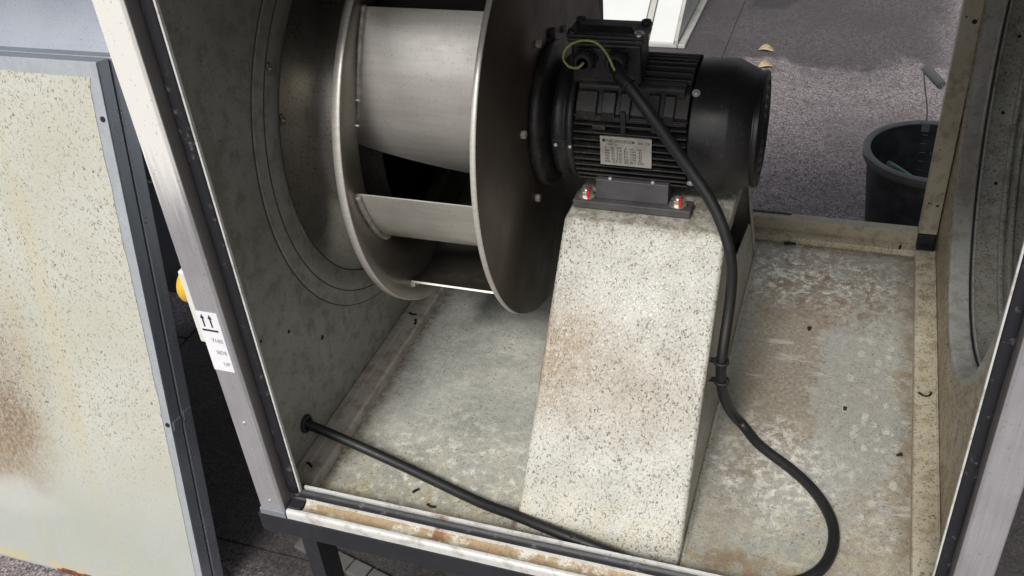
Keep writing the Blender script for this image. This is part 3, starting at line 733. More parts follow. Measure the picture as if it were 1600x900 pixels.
# ================================================================ FAN WHEEL
FC = (YC, .413)
FW = thing('centrifugal_fan', 'large steel centrifugal fan wheel with bare metal blades left of the motor', 'fan wheel', (-.48, FC[0], FC[1]))
RB, RS = .286, .2885
xb = -.395
prof = [(xb, .03), (xb, RB-.0012), (xb-.0012, RB), (xb-.0062, RB), (xb-.0074, RB-.0012), (xb-.0074, .03)]
b = B(); b.lathe(prof, FC, 128); o = b.build('back_plate', ['plate_brown', 'rim_metal'], FW)
for p in o.data.polygons:
    r = math.hypot(p.center.y, p.center.z)
    if r > RB-.0025: p.material_index = 1
xs_ = -.567
outer = [(xs_-.0095, RS-.001), (xs_-.0105, RS), (xs_-.001, RS), (xs_, RS-.001)]
inner = [(xs_, RS-.001), (xs_-.001, .268), (xs_-.004, .245), (xs_-.012, .222), (xs_-.026, .203), (xs_-.045, .193), (xs_-.062, .190)]
back = [(x-.0025, r+.0022) for x, r in reversed(inner)]
prof = outer+inner[1:]+back[:-1]+[(xs_-.0095, RS-.001)]
b = B(); b.lathe(prof, FC, 128); o = b.build('shroud', ['fan_metal', 'rim_metal'], FW)
for p in o.data.polygons:
    r = math.hypot(p.center.y, p.center.z)
    if r > RS-.0015: p.material_index = 1
NBL = 7
def shroud_x(r):
    pr_ = [(xs_, .2875)]+inner[1:]
    for (xa, ra), (xc, rc) in zip(pr_, pr_[1:]):
        if rc <= r <= ra: t = (ra-r)/(ra-rc); return xa+(xc-xa)*t
    return xs_-.05
for kb in range(NBL):
    a0 = math.radians(180-51.0)+kb*2*PI/NBL     # angle in (y,z); front of the wheel is 180 deg
    rows_ = []; NS, NX = 16, 8
    for i in range(NS+1):
        t = i/NS; ph = math.radians(56)*t; r = .2625-.036*(math.degrees(ph)/25)*(.85+.35*t)*.86
        r = .2625-.0012*math.degrees(ph)-.00001*math.degrees(ph)**2
        a = a0+ph; xa = shroud_x(r)+.0005; xe = xb-.0078; row = []
        for j in range(NX+1):
            s_ = j/NX; tw = 0
            ph2 = ph*(.72+.36*s_); r2 = .2625-.0012*math.degrees(ph2)-.00001*math.degrees(ph2)**2; xa2 = shroud_x(r2)+.0005
            row.append((xa2+(xe-xa2)*s_, FC[0]+r2*math.cos(a0+ph2), FC[1]+r2*math.sin(a0+ph2)))
        rows_.append(row)
    K = NX+1; th = .0028
    def inn(p): v_ = Vector((0, p[1]-FC[0], p[2]-FC[1])); return (p[0], p[1]-v_.y/v_.length*th, p[2]-v_.z/v_.length*th)
    ro = [p for r_ in rows_ for p in r_]; ri = [inn(p) for p in ro]; n0 = len(ro)
    b = B(); b.add(ro, [(i*K+j, i*K+j+1, (i+1)*K+j+1, (i+1)*K+j) for i in range(NS) for j in range(K-1)], True, 0)
    b.add(ri, [(i*K+j, (i+1)*K+j, (i+1)*K+j+1, i*K+j+1) for i in range(NS) for j in range(K-1)], True, 1)
    b.add(rows_[0]+[inn(p) for p in rows_[0]], [(j, j+1, K+j+1, K+j) for j in range(K-1)], False, 2)
    b.add(rows_[-1]+[inn(p) for p in rows_[-1]], [(j, j+1, K+j+1, K+j) for j in range(K-1)], False, 1)
    o = b.build('blade', ['blade_metal' if kb in (0, 1, 2) else 'interior_shade', 'interior_shade', 'rim_metal'], FW)  # inner faces and far blades carry painted interior shade
    o.modifiers.new('es', 'EDGE_SPLIT').split_angle = math.radians(40)
    for s_ in (0, NX):
        b = B(); off = .0028 if s_ == 0 else -.0022
        pts = []
        for i in range(NS):
            p = Vector(rows_[i][s_]); rad = Vector((0, p.y-FC[0], p.z-FC[1])).normalized()
            pts.append(p+Vector((off, 0, 0))+rad*.0030)
        pts = spline(pts, 3)
        b.tube(pts, .003, 7, True, [.0036+.0005*math.sin(q*1.9)+.0005*random.random() for q in range(len(pts))]); b.build('weld_bead', 'weld', o)
# hub boss, hub bolts and balance rivets
b = B(); b.lathe([(xb+.0003, .02), (xb+.0003, .098), (xb+.004, .101), (xb+.012, .101), (xb+.016, .096), (xb+.018, .070), (xb+.020, .045), (xb+.040, .040)], FC, 72)
b.build('hub', 'motor_black', FW)
for i in range(6):
    a = math.radians(180-12)+i*PI/3; r = .122
    c_ = (xb+.0003, FC[0]+r*math.cos(a), FC[1]+r*math.sin(a))
    b = B(); hexhead(b, c_, .0058, .006, (1, 0, 0)); b.build('hub_bolt', 'nylon', FW, .0008)
b = B(); b.box((xb+.0003, FC[0]+.016, FC[1]+.100), (xb+.008, FC[0]+.026, FC[1]+.1145)); b.build('balance_clip', 'motor_black', FW, .001)
for (yy, zz) in ((.953, .522), (.941, .494)):
    b = B(); b.tube([(xs_-.001, yy, zz), (xs_+.006, yy, zz)], .0013, 8); b.build('rivet', 'zinc_bright', FW)
# inner dark core: shaft bush
b = B(); b.lathe([(xb-.0078, .045), (xb-.03, .042), (xb-.033, .036), (xb-.033, .0)], FC, 40); b.build('shaft_bush', 'fan_metal', FW)

# ================================================================ ELECTRIC MOTOR
MO = thing('electric_motor', 'black finned electric motor bolted on the cream stand', 'motor', (-.25, YC, zt_))
MC = (YC, ZC)
bx0, bx1 = -.338, -.187
b = B(); b.lathe([(bx0, .02), (bx0, .074), (bx1, .074), (bx1, .02)], MC, 64); b.build('motor_body', 'motor_black', MO)
# drive-end bell and flange
b = B(); b.lathe([(-.378, .0), (-.378, .050), (-.372, .058), (-.368, .0800), (-.3665, .0835), (-.362, .0845), (-.353, .0845), (-.352, .0820), (-.349, .0820), (-.348, .0855), (-.3385, .0860), (-.338, .0740)], MC, 72)
b.build('end_bell', 'motor_black', MO)
for (aa, xx) in ((180-2, -.3690), (180-2, -.343)):
    pass
for (yy, zz, xx) in ((YC-.0858, .4095, -.3605), (YC-.0868, .4090, -.3405)):
    b = B(); dome(b, (xx, yy, zz), .0028, .003, (0, -1, .05), 12); b.build('screw', 'zinc_bright', MO)
b = B(); b.box((-.366, YC-.0848, .4035), (-.338, YC-.078, .4165)); b.build('lug', 'motor_black', MO, .001)
# horizontal cooling fins, front and back sides
def fin(z, ye, x0=bx0+.002, x1=bx1-.001, sgn=-1, t=.0022):
    b = B(); y1 = YC+sgn*ye; rin = .073; yi = YC+sgn*math.sqrt(max(1e-5, rin**2-min(abs(z-ZC), rin*.98)**2))*.98
    b.box((x0, y1, z-t/2), (x1, yi, z+t/2)); b.build('cooling_fin', 'motor_black', MO, .0007)
for i in range(11):
    z = ZC-.0585+i*.0098
    if i < 9 or True:
        dz = abs(z-ZC); ye = math.sqrt(.0885**2-dz**2)
        if i in (3, 4, 5, 6): x_a = None
        fin(z, ye)
        fin(z, ye, sgn=1)
# upper fins (vertical, at the top right of the box)
for i in range(9):
    y = YC-.042+i*.0105; zt2 = ZC+math.sqrt(.091**2-(y-YC)**2)
    b = B(); b.box((-.262, y-.0011, ZC+.06), (bx1-.003, y+.0011, zt2)); b.build('cooling_fin', 'motor_black', MO, .0006)
# foot mounting pads at the upper front quarter: stepped castings with slots
def pad(x0, x1, cut):
    y0, z0 = YC-.0765, ZC+.0335
    prof = [(y0-.004, z0+.001), (y0-.0045, z0+.014), (y0+.010, z0+.0345), (y0+.030, z0+.0420), (y0+.045, z0+.030), (y0+.02, z0)]
    b = B(); b.prism(prof, x0, x1, 0); return b.build('mounting_pad', 'motor_black', MO, .0012)
pad(-.333, -.306, 0); pad(-.299, -.2815, 0); pad(-.2755, -.262, 0); pad(-.2405, -.2255, 0); pad(-.2195, -.2055, 0); 
b = B(); b.prism([(YC-.075, ZC+.036), (YC-.0758, ZC+.044), (YC-.058, ZC+.0680), (YC-.046, ZC+.0745), (YC-.03, ZC+.06)], -.3345, -.189, 0); b.build('mounting_rib', 'motor_black', MO, .001)
b = B(); b.prism([(YC-.0800, ZC+.0335), (YC-.0800, ZC+.0385), (YC-.060, ZC+.0385), (YC-.060, ZC+.0335)], -.3345, -.189, 0); b.build('mounting_rib', 'motor_black', MO, .001)
b = B(); b.prism([(YC-.062, ZC+.060), (YC-.062, ZC+.0745), (YC-.058, ZC+.0785), (YC-.03, ZC+.0800), (YC-.02, ZC+.06)], -.333, -.195, 0); b.build('mounting_rib', 'motor_black', MO, .0015)
b = B(); b.box((-.2735, YC-.0835, ZC+.020), (-.2665, YC-.075, ZC+.050)); b.build('lug', 'motor_black', MO, .001)
b = B(); b.box((-.310, YC-.0865, ZC+.0245), (-.2925, YC-.079, ZC+.0315)); b.build('lug', 'motor_black', MO, .001)
b = B(); b.box((-.2335, YC-.0850, ZC+.0245), (-.2245, YC-.077, ZC+.0345)); b.build('lug', 'motor_black', MO, .001)
# fan cowl
CX0, CX1 = -.1935, -.1035
prof = [(CX0+.007, .082), (CX0+.007, .0873), (CX0+.0085, .0882), (-.1405, .0890), (-.1385, .0885), (-.1125, .0765), (-.1105, .0750), (-.1090, .0750), (-.1080, .0765), (-.1035, .0765), (-.1020, .0750), (-.1020, .070), (-.1035, .062), (-.1035, .0)]
b = B(); b.lathe(prof, MC, 96); o = b.build('fan_cowl', 'cowl_black', MO)
md = o.modifiers.new('es', 'EDGE_SPLIT'); md.split_angle = math.radians(28)
for r_ in (.018, .030, .042, .054, .066):
    b = B(); b.lathe([(-.1028, r_-.0025), (-.1012, r_-.0015), (-.1012, r_+.0015), (-.1028, r_+.0025)], MC, 64); b.build('cowl_grille_ring', 'cowl_black', MO)
for aa in (180-52, 180+33, 52, -40):
    a = math.radians(aa); r = .0884; d_ = Vector((0, math.cos(a), math.sin(a)))
    c_ = Vector((-.1825, MC[0]+r*d_.y, MC[1]+r*d_.z))
    b = B(); b.tube([c_-d_*.001, c_+d_*.0012], .0052, 14); dome(b, c_+d_*.0012, .0034, .0018, d_, 12); b.build('cowl_screw', 'zinc_bright', MO)
# nameplate
npz0, npz1, npx0, npx1 = .3895, .4305, -.2985, -.2310
yp = YC-.0897
b = B(); b.box((npx0, yp-.0004, npz0), (npx1, yp+.0006, npz1)); b.box((npx0+.004, yp+.0007, npz0+.003), (npx1-.004, YC-.07, npz1-.003)); npo = b.build('nameplate', 'plate_face', MO, .0)
def ptxt(s_, size, x, z): return text_part(s_, size, (npx0+x, yp-.0006, npz0+z), (1, 0, 0), (0, 0, 1), None, None, None, .0001)
b = B()
def merge(b, t):
    o_ = len(b.v); b.v += t.v; b.f += [[o_+i for i in f] for f in t.f]; b.sm += t.sm; b.mi += t.mi
merge(b, ptxt('NEOMOPOD', .0062, .0085, .0330)); merge(b, ptxt('MOT. 3~', .0036, .010, .0288)); merge(b, ptxt('IEC', .0044, .0500, .0330)); merge(b, ptxt('CE', .0052, .0588, .0328))
rt = random.Random(3)
lines_ = ['V    Hz   kW   A   min   cos', '230  50  2.20  8.1  1440  .81', '400  50  2.20  4.7  1440  .81', '265  60  2.55  8.0  1730  .83', '460  60  2.55  4.6  1730  .83', 'IP55  Cl.F  S1  IE3  86.7  2205']
for i, s_ in enumerate(lines_): merge(b, ptxt(s_, .0043, .006, .0240-i*.0040))
b.build('lettering', 'ink', npo, recalc=False)
b = B(); b.tube([(npx0+.0050, yp-.0012, npz0+.0355), (npx0+.0050, yp-.0004, npz0+.0355)], .0022, 16); b.build('logo', 'ink', npo); b = B(); b.tube([(npx0+.044, yp-.0008, npz0+.035), (npx0+.044, yp-.0004, npz0+.035)], .0015, 12)
b.build('logo', 'ink', npo)
# foot
b = B(); b.box((-.3395, YC-.0905, zt_+.0012), (-.1790, YC-.062, zt_+.0125)); b.build('foot_plate', 'foot_grey', MO, .0015)
b = B(); b.box((-.3395, YC+.062, zt_+.0012), (-.1790, YC+.0905, zt_+.0125)); b.build('foot_plate', 'foot_grey', MO, .0015)
b = B(); b.prism([(YC-.0800, zt_+.0127), (YC-.0760, zt_+.0400), (YC-.052, zt_+.045), (YC-.040, zt_+.0127)], -.3100, -.2110, 0); b.build('foot_block', 'foot_grey', MO, .0012); b = B(); b.prism([(YC+.0800, zt_+.0127), (YC+.0760, zt_+.0400), (YC+.052, zt_+.045), (YC+.040, zt_+.0127)], -.3100, -.2110, 0)
b.build('foot_block', 'foot_grey', MO, .0012)
for bx_ in (-.3225, -.1975):
    for by in (YC-.0765, YC+.0765):
        b = B(); b.tube([(bx_, by, zt_+.0127), (bx_, by, zt_+.0155)], .0120, 24); o = b.build('washer', 'nut_metal', MO, .0006)
        b = B(); hexhead(b, (bx_, by, zt_+.0156), .0098, .0075, (0, 0, 1), ph=.3); dome(b, (bx_, by, zt_+.0232), .0062, .003, (0, 0, 1), 10); nb = b.build('mounting_bolt', 'nut_metal', MO, .0008)
        if by < YC:
            b = B(); b.box((bx_+.0015, by-.0088, zt_+.0160), (bx_+.0060, by-.0070, zt_+.0238)); b.box((bx_+.0010, by-.0075, zt_+.0236), (bx_+.0055, by-.001, zt_+.0262)); b.box((bx_+.002, by-.0112, zt_+.0130), (bx_+.0055, by-.0085, zt_+.0162)); b.build('paint_mark', 'red_mark', nb, .0008)
for xx in (-.290, -.232):
    b = B(); dome(b, (xx, YC-.0755, zt_+.042), .0030, .003, (0, -1, .3), 10); b.build('screw', 'zinc_bright', MO)
# terminal box
tbx0, tbx1, tby0, tby1 = -.3465, -.2490, 1.118, 1.172
b = B(); b.box((tbx0+.004, tby0+.003, ZC+.074), (tbx1-.003, tby1-.003, .5415)); tb = b.build('terminal_box', 'motor_black', MO, .0035, 3)
b = B(); b.box((tbx0, tby0, .5418), (tbx1, tby1, .5475)); b.build('box_gasket_lip', 'motor_black', tb, .0018)
b = B()
lx0, lx1, ly0, ly1 = tbx0-.001, tbx1+.001, tby0-.001, tby1+.001
b.box((lx0, ly0, .5478), (lx1, ly1, .5535))
b.add([(lx0+.006, ly0+.010, .5530), (lx1-.012, ly0+.010, .5530), (lx1-.012, ly1-.010, .5530), (lx0+.006, ly1-.010, .5530), (lx0+.012, ly0+.022, .5580), (lx1-.020, ly0+.022, .5580), (lx1-.020, ly1-.022, .5580), (lx0+.012, ly1-.022, .5580)], [(0, 1, 5, 4), (1, 2, 6, 5), (2, 3, 7, 6), (3, 0, 4, 7), (4, 5, 6, 7)])
lid = b.build('box_lid', 'motor_black', MO, .002, 3)
for cx, cy in ((lx1-.007, ly0+.007), (lx0+.007, ly0+.007), (lx1-.007, ly1-.007), (lx0+.007, ly1-.007)):
    b = B(); b.tube([(cx, cy, .5475), (cx, cy, .5570)], .0062, 14); dome(b, (cx, cy, .5570), .0035, .0016, (0, 0, 1), 10); b.build('lid_screw', 'motor_black' if cy > 1.15 or cx < -.3 else 'nut_metal', lid)
b = B(); b.box((tbx0+.012, tby0-.0010, .497), (tbx1-.020, tby0+.0028, .536)); b.build('gland_plate', 'motor_black', tb, .001)
# cable glands
for gx in (-.3215, -.2805):
    b = B(); b.lathe([(tby0-.001, .0), (tby0-.001, .0158), (tby0-.006, .0158), (tby0-.0065, .0150)], (gx, .5235), 6, axis=1, smooth=False)
    b.lathe([(tby0-.0065, .0138), (tby0-.018, .0135), (tby0-.022, .0110), (tby0-.0225, .0078), (tby0-.019, .0070)], (gx, .5235), 24, axis=1)
    for q in range(12):
        a = q*PI/6; b.box((gx+.0138*math.cos(a)-.0009, tby0-.017, .5235+.0138*math.sin(a)-.0009), (gx+.0138*math.cos(a)+.0009, tby0-.008, .5235+.0138*math.sin(a)+.0009))
    b.build('cable_gland', 'rubber', tb)

# ================================================================ CABLES
up = [(-.2805, 1.102, .5235), (-.2763, 1.091, .5210), (-.2549, 1.075, .5070), (-.2328, 1.065, .4842), (-.2077, 1.060, .4517), (-.1784, 1.056, .4133), (-.1495, 1.047, .3798), (-.1288, 1.036, .3452), (-.1161, 1.027, .3097), (-.1120, 1.022, .2720), (-.1125, 1.010, .2320), (-.1135, .9900, .2000), (-.1140, .9790, .1720), (-.1130, .9820, .1360), (-.1085, 1.006, .0840), (-.0990, 1.038, .0300), (-.0840, 1.042, .0105), (-.0644, 1.0159, .0088), (-.0401, .9964, .0085), (-.0168, .9799, .0085), (.0151, .9520, .0085), (.0399, .9160, .0085), (.0518, .8809, .0085), (.0505, .8442, .0085), (.0375, .8100, .0090), (.0050, .783, .0090), (-.0600, .7650, .0100), (-.1100, .7620, .0100)]
pts2 = list(reversed([(-0.4573, 0.823, 0.0088), (-0.3937, 0.806, 0.0086), (-0.3513, 0.792, 0.02), (-0.3019, 0.777, 0.0255), (-0.2564, 0.768, 0.0265), (-0.2054, 0.763, 0.0205), (-0.1564, 0.762, 0.0109)]))+[ (-.5200, .8360, .0150), (-.5710, .8440, .0220), (-.6300, .8460, .0400), (-.6700, .8430, .0560), (-.6950, .842, .062)]
CB = thing('power_cable', 'thick black cable from the motor looping over the tray to the wall grommet', 'cable', (0, .95, .0))
rads = None
b = B(); sp = spline(up+pts2, 9)
for _ in range(24):
    sp = [sp[0]]+[sp[i]*.5+(sp[i-1]+sp[i+1])*.25 for i in range(1, len(sp)-1)]+[sp[-1]]
b.tube(sp, .0072, 14, rad=[.0072+.0012*max(0, 1-i/70) for i in range(len(sp))]); b.build('cable_sheath', 'cable_rubber', CB)
b = B(); b.tube(spline([(-.2720, 1.0870, .5165), (-.2660, 1.0825, .5135), (-.2560, 1.0755, .5075)], 5), .0096, 14); b.build('heat_shrink', 'cable_rubber', CB)
for (t_) in ((-.1140, .9795, .1760), (-.1128, .9830, .1400)):
    c_ = Vector(t_); b = B()
    b.lathe([(c_.z-.002, .0088), (c_.z-.002, .0102), (c_.z+.002, .0102), (c_.z+.002, .0088)], (c_.x, c_.y), 20, axis=2, closed=True)
    b.box((c_.x-.014, c_.y-.002, c_.z-.0025), (c_.x-.007, c_.y+.003, c_.z+.0025)); b.tube([c_+Vector((-.012, -.002, 0)), c_+Vector((-.020, -.008, .003))], .0012, 6)
    b.build('cable_tie', 'rubber', CB)
b = B(); b.tube(spline([(-.3215, 1.099, .5235), (-.3170, 1.086, .5290), (-.3237, 1.083, .5237), (-.3352, 1.083, .5255), (-.3413, 1.083, .5362), (-.3357, 1.083, .5497), (-.3199, 1.083, .5587), (-.2999, 1.083, .5582), (-.2859, 1.083, .5443), (-.2766, 1.084, .5235), (-.2700, 1.086, .5150)], 8), .0016, 8)
single(b, 'earth_wire', 'thin green and yellow earth wire looping between the two cable glands', 'wire', 'green_yellow', (-.32, 1.08, .52))

# ================================================================ ISOLATOR SWITCH outside the left wall
IS = thing('isolator_switch', 'white box switch with yellow and red knob on the outside of the left wall', 'switch', (-.72, .80, .30))
b = B(); b.box((-.7430, .762, .262), (-.6965, .850, .372)); b.build('switch_box', 'switch_white', IS, .003, 3)
b = B(); b.lathe([(-.7432, .0), (-.7432, .024), (-.7560, .0235), (-.7600, .021), (-.7612, .018), (-.7612, .0)], (.790, .332), 32); kn = b.build('dial_plate', 'switch_yellow', IS)
b = B(); b.box((-.7660, .785, .319), (-.7613, .795, .345)); b.build('knob', 'switch_red', IS, .003)

# ================================================================ LEANING ACCESS PANEL
PB = Vector((-.949, .787, GZ+.001)); upv = Vector((0, .178, .984)).normalized(); exv = Vector((1, .011, 0)).normalized()
nv = upv.cross(exv).normalized()
if nv.y > 0: nv = -nv
yv = -nv
mt = Matrix((exv, yv, upv)).transposed().to_4x4(); mt.translation = PB
AP = thing('access_panel', 'stained cream access panel leaning outside the cabinet, far left', 'panel', PB, mat=mt)
PW, PH, PT = .86, .960, .052
def lb():
    return B()
def lbuild(b, name, mat, bevel=0):
    b.v = [mt @ p for p in b.v]; return b.build(name, mat, AP, bevel)
b = lb()
vs = []; N = 60
# painted face with an uneven painted edge
def wig(i, s): return .0022*mnoise.noise(Vector((i*.35, s, 2)))
ring = []
x0p, x1p, z0p, z1p = -PW+.016, -.0135, .004, PH-.020
for i in range(N): ring.append((x0p+(x1p-x0p)*i/N, z0p+wig(i, 1)*.3))
for i in range(N): ring.append((x1p+wig(i, 2)+(.0045*min(1, max(0, (i/N-.5)*3))*-1), z0p+(z1p-z0p)*i/N))
for i in range(N): ring.append((x1p-(x1p-x0p)*i/N, z1p+wig(i, 3)*1.4))
for i in range(N): ring.append((x0p+wig(i, 4), z1p-(z1p-z0p)*i/N))
b.add([(x, -.0012, z) for x, z in ring], [tuple(range(len(ring)))]); lbuild(b, 'painted_face', 'panel_paint')
b = lb(); b.box((-PW, -.0005, 0), (-.0, .0008, PH)); lbuild(b, 'face_sheet', 'zinc_bright', .0004)
b = lb(); b.box((-PW, .0012, 0), (0, .0245, PH)); lbuild(b, 'edge_channel', 'zinc', .0015)
b = lb(); b.box((-PW+.002, .0250, .002), (-.0022, .0275, PH-.002)); lbuild(b, 'edge_groove', 'scrap')
b = lb(); b.box((-PW, .0280, 0), (.0012, PT, PH+.001)); lbuild(b, 'back_sheet', 'zinc', .0015)
for (hx, hz) in ((-.0075, PH-.078), (-.0062, .385)):
    b = lb(); hexhead(b, (hx, -.0006, hz), .0042, .0005, (0, -1, 0), 14); lbuild(b, 'screw_hole', 'scrap')
b = lb(); b.box((.0002, .004, .372), (.0016, .0235, .388)); b.box((.0013, .030, .376), (.0026, .048, .392)); lbuild(b, 'edge_joint', 'zinc', .0005)
b = lb()
for q in range(6):
    cx = -.318+q*.012+random.uniform(-.003, .003); b.box((cx-.010, -.0030, .0005), (cx+.008, -.0014, .004+random.uniform(.002, .006)))
lbuild(b, 'rust_flakes', 'panel_rust', .001)

# ================================================================ METAL CLAD DUCT on the left
DX0, DX1 = -.76, -3.2
DC, DR = (1.38, .29), .37
LD = thing('clad_duct', 'shiny aluminium clad duct running left behind the leaning panel', 'duct', (-1.4, DC[0], 0))
def lath_arc(x0_, x1_, a0, a1, R, n=48): 
    b = B(); b.lathe([(x0_, R), (x1_, R)], DC, n, a0, a1); return b
b = B(); b.lathe([(DX0-.9*i/12, DR) for i in range(13)], DC, 96); b.disc(DC, DR-.001, DX0-.0005); b.build('cladding_section', 'duct_cladding', LD)
b = B(); b.lathe([(DX0-.88, DR+.003), (DX0-.895, DR+.006), (DX0-.91, DR+.003)]+[(DX0-.91+(DX1-DX0+.91)*i/12, DR+.003) for i in range(1, 13)], DC, 96); b.build('cladding_section', 'duct_cladding', LD)
b = B(); b.lathe([(XL+.004, LR+.012), (-.755, LR+.012)], LC, 64); b.disc(LC, LR+.012, -.755); b.build('blackout_collar', 'interior_shade', LD)  # closed dark collar added to keep the inlet black behind the blades
sa = PI-.11
b = B(); b.tube([(DX0-.001, DC[0]+(DR+.001)*math.cos(sa), DC[1]+(DR+.001)*math.sin(sa)), (DX0-.88, DC[0]+(DR+.001)*math.cos(sa), DC[1]+(DR+.001)*math.sin(sa))], .0022, 6); b.build('cladding_seam', 'zinc', LD)
b = B(); dome(b, (-1.04, DC[0]-DR-.001+.005, .30), .003, .002, (0, -1, 0), 8); b.build('rivet', 'zinc_bright', LD)
for xx in (-1.9, -2.8):
    b = B(); b.box((xx-.02, DC[0]-.25, GZ+.001), (xx+.02, DC[0]-.21, .05)); b.build('duct_support', 'black_paint', LD, .002); b = B(); b.box((xx-.02, DC[0]+.21, GZ+.001), (xx+.02, DC[0]+.25, .05)); b.build('duct_support', 'black_paint', LD, .002)

# small concrete pavers packed under the corner of the base frame
pdir = Vector((.135, -.030, 0)).normalized(); pnor = Vector((-pdir.y, pdir.x, 0)); rp = random.Random(4)
for i in range(8):
    c0 = Vector((-.86, .975, GZ+.001))+pdir*(i*.0415)
    b = B(); w_, h_ = .039, .030+rp.uniform(-.001, .001); z0 = GZ+.001; z1 = GZ+.012+rp.uniform(-.001, .001)
    q = [c0, c0+pdir*w_, c0+pdir*w_-pnor*h_, c0-pnor*h_]
    b.add([(p.x, p.y, z0) for p in q]+[(p.x, p.y, z1) for p in q], [(0, 1, 2, 3), (4, 5, 6, 7), (0, 1, 5, 4), (1, 2, 6, 5), (2, 3, 7, 6), (3, 0, 4, 7)])
    if i == 0: PV = thing('paver_strip', 'short row of small grey concrete blocks under the black base frame', 'paving', c0)
    b.build('paver', 'paver_grey', PV, .0015)

# hose and lead on the roof between panel and cabinet
b = B(); b.tube(spline([(-.78, 1.42, GZ+.012), (-.815, 1.30, GZ+.012), (-.842, 1.22, GZ+.012), (-.835, 1.13, GZ+.012), (-.79, 1.075, GZ+.012), (-.73, 1.05, GZ+.012), (-.55, 1.06, GZ+.012)], 10), .0095, 12)
single(b, 'hose', 'grey hose curled on the dark roof left of the cabinet base', 'hose', 'hose_grey', (-.78, 1.2, GZ))
b = B(); b.tube(spline([(-1.25, 1.62, GZ+.009), (-1.05, 1.46, GZ+.009), (-.90, 1.35, GZ+.009), (-.70, 1.25, GZ+.009)], 10), .005, 8)
single(b, 'lead', 'thin black lead lying straight on the dark roof behind the panel', 'cable', 'rubber', (-.95, 1.4, GZ))

# ================================================================ BUCKET
BC = Vector((.182, 2.075, 0)); zr = -.062
BC = Vector((.189, 2.100, 0)); zr = -.070
BK = thing('bucket', 'black plastic bucket standing on the roof behind the cabinet', 'bucket', (BC.x, BC.y, GZ))
RT, RBt = .137, .106
b = B(); b.lathe([(zr, RT), (zr-.004, RT+.002), (GZ+.004, RBt), (GZ+.002, .0)], BC.xy, 64, axis=2); b.lathe([(zr, RT-.003), (zr-.01, RT-.004), (GZ+.012, RBt-.004), (GZ+.012, .0)], BC.xy, 64, axis=2)
b.build('bucket_wall', 'bucket_black', BK)
b = B(); b.lathe([(zr+.002+.004*math.sin(a), RT+.003+.0085*math.cos(a)) for a in [i*2*PI/10 for i in range(11)]], BC.xy, 64, axis=2); b.lathe([(zr, RT+.011), (zr-.016, RT+.009), (zr-.016, RT+.007)], BC.xy, 64, axis=2); b.build('rim', 'bucket_rim', BK)
ear = Vector((BC.x-.014, BC.y+RT+.001, zr))
b = B(); b.box(ear+Vector((-.009, -.010, -.018)), ear+Vector((.009, .006, .006))); b.build('handle_ear', 'bucket_rim', BK, .002)
ear2 = Vector((BC.x+.020, BC.y-RT-.001, zr))
gp0 = ear+Vector((-.006, .015, .088)); gp1 = ear+Vector((.040, -.035, .072))
gp0 = Vector((.1535, 2.24, .066)); gp1 = Vector((.187, 2.17, .057))
b = B(); b.tube(spline([ear+Vector((0, 0, -.014)), ear+Vector((-.002, .004, .03)), gp0+Vector((-.001, .004, -.02)), gp0, gp1, gp1+Vector((.012, -.03, -.02)), (BC.x+.10, BC.y-.02, zr+.06), (BC.x+.08, BC.y-.11, zr+.03), ear2], 8), .0018, 8); b.build('handle_wire', 'nut_metal', BK)
b = B(); b.tube([gp0, gp0.lerp(gp1, .03), gp0.lerp(gp1, .97), gp1], .0105, 16, rad=[.0085, .0105, .0105, .0085]); b.build('grip', 'grip_grey', BK)
bz = B()
for q in range(7):
    z_ = zr-.025-q*.022; r_ = RT-.004-(RT-RBt)*(zr-z_)/(zr-GZ)-.0012; a = PI/2+.12; bz.box((BC.x+r_*math.cos(a)-.003, BC.y+r_*math.sin(a)-.001, z_), (BC.x+r_*math.cos(a)+.009, BC.y+r_*math.sin(a)+.0, z_+.0010))
merge(bz, text_part('10', .014, (BC.x+.004, BC.y+RT-.0120, zr-.075), (1, 0, 0), (0, 0, 1), None, None, None))
bz.build('gauge_marks', 'grip_grey', BK, recalc=False)
# cloth/scourer leaning in the bucket
b = B(); vs = []; n_ = 8
p00, p10, p01, p11 = Vector((.085, 2.075, zr-.070)), Vector((.195, 2.045, zr-.100)), Vector((.098, 2.085, zr-.028)), Vector((.200, 2.010, zr-.052))
for i in range(n_+1):
    for j in range(n_+1):
        u, v_ = i/n_, j/n_; p = p00.lerp(p10, u).lerp(p01.lerp(p11, u), v_); vs.append(p+Vector((0, .006*math.sin(u*5+v_*2), .004*math.sin(u*4))))
b.add(vs, [(i*(n_+1)+j, (i+1)*(n_+1)+j, (i+1)*(n_+1)+j+1, i*(n_+1)+j+1) for i in range(n_) for j in range(n_)], True)
o = single(b, 'cloth', 'folded blue green cloth inside the black bucket', 'cloth', 'teal_cloth', (.14, 2.05, zr-.08)); md = o.modifiers.new('t', 'SOLIDIFY'); md.thickness = .006

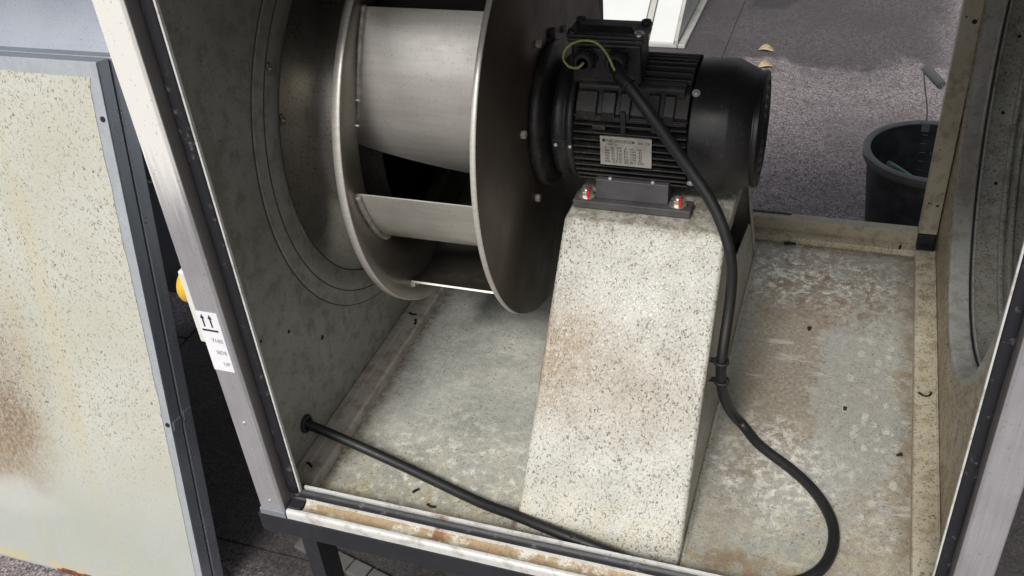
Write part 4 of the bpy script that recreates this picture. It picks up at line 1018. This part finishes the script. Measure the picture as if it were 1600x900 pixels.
# ================================================================ WHITE CASING far behind
WC = thing('white_casing', 'bright white sloping casing standing on the roof behind the motor', 'casing', (-1.2, 3.6, GZ))
sl_ = .60; wy0, wy1 = 3.41, 4.9; wx1, wx0 = -.632, -2.2
def zz(y): return GZ+.012+(y-wy0)*sl_
b = B(); b.prism([(wy0, GZ+.001), (wy0, zz(wy0)), (wy1, zz(wy1)), (wy1, GZ+.001)], wx0, wx1, 0); b.build('casing_body', 'casing_side', WC, .003)
def slope_strip(x0_, x1_, h, name, mat, y0_=wy0, y1_=wy1, lift=.001):
    b = B(); b.prism([(y0_, zz(y0_)+lift), (y0_, zz(y0_)+lift+h), (y1_, zz(y1_)+lift+h), (y1_, zz(y1_)+lift)], x0_, x1_, 0); return b.build(name, mat, WC, .002)
slope_strip(wx0, wx1-.135, .012, 'top_panel', 'white_casing'); slope_strip(wx1-.130, wx1-.108, .016, 'trim_strip', 'casing_trim'); slope_strip(wx1-.104, wx1-.012, .012, 'top_panel', 'white_casing'); slope_strip(wx1-.010, wx1+.003, .020, 'trim_strip', 'casing_trim')
b = B(); b.box((wx1+.002, wy0, GZ+.001), (wx1+.030, wy1, GZ+.016)); b.build('base_rail', 'casing_trim', WC, .003)

# ================================================================ LEAVES and scraps
def leaf(c, s_, rot, label):
    b = B(); vs = []; n_ = 6
    for i in range(n_+1):
        t = i/n_; w_ = math.sin(PI*t)**.8*.45
        for j in (-1, 0, 1): vs.append(((t-.5)*s_, j*w_*s_*.6, .003+.012*abs(j)*w_*(1.4+j*.7)+.006*math.sin(PI*t*1.3)))
    b.add(vs, [(i*3+j, (i+1)*3+j, (i+1)*3+j+1, i*3+j+1) for i in range(n_) for j in range(2)], True)
    b.v = [Matrix.Rotation(rot, 4, 'Z') @ p + Vector(c) for p in b.v]
    o = single(b, 'leaf', label, 'leaf', 'leaf_tan', c, group='dry leaves on the roof'); md = o.modifiers.new('t', 'SOLIDIFY'); md.thickness = .001
leaf((-.309, 3.432, GZ+.001), .060, .1, 'smaller curled tan leaf on the roof, farther from the motor cowl')
leaf((-.292, 3.285, GZ+.001), .062, .5, 'wider tan leaf on the roof just beside the motor cowl')
def scrap(c, L, ang, r, label, curl=.0):
    if not curl: curl = random.uniform(-.35, .35)
    r *= 1.15; L *= .9
    b = B(); c = Vector(c); pts = [c+Vector((math.cos(ang)*L*(t-.5)-math.sin(ang)*curl*L*(t-.5)**2*2, math.sin(ang)*L*(t-.5)+math.cos(ang)*curl*L*(t-.5)**2*2, r*.9)) for t in [i/6 for i in range(7)]]
    b.tube(pts, r, 7, True, [r*(.7+.5*random.random()) for _ in pts])
    single(b, 'rubber_scrap', label, 'scrap', 'scrap', c, group='black scraps lying in the cabinet')
scrap((-.6620, 1.170, .0160), .016, -.1, .0016, 'black scrap lying across the left floor rail, nearer the wall')
scrap((-.6480, 1.152, .0156), .013, -1.2, .0017, 'black scrap on the left floor rail pointing toward the viewer')
scrap((-.6630, .806, .0160), .014, -.5, .0018, 'black scrap at the near end of the left floor rail')
scrap((-.5020, .812, .0005), .012, .9, .0015, 'upright black scrap on the tray between rail and near cable')
scrap((-.4700, .790, .0005), .014, -.1, .0017, 'flat black scrap on the tray just behind the front gasket')
scrap((-.6190, .776, .0005), .010, 1.2, .0022, 'short black scrap in the front left corner of the tray')
scrap((.1180, 1.560, .0110), .011, 1.45, .0018, 'black scrap standing on the rear ledge near the corner bracket')
scrap((-.0700, 1.548, .0005), .022, .1, .0024, 'thick black scrap against the rear ledge, left end')
scrap((.1600, 1.160, .0155), .020, .25, .0014, 'black wire scrap on the right floor rail', .9)
scrap((-.0150, 1.300, .0005), .005, 0, .0030, 'round dark pellet on the tray toward the rear')
scrap((.0510, 1.121, .0005), .005, 0, .0030, 'round dark pellet on the tray inside the cable loop side')
scrap((.1270, 1.045, .0005), .008, .6, .0022, 'dark pellet on the tray close to the right rail')
scrap((-.2600, .768, .0300), .010, .3, .0022, 'black scrap by the front sill under the near cable')
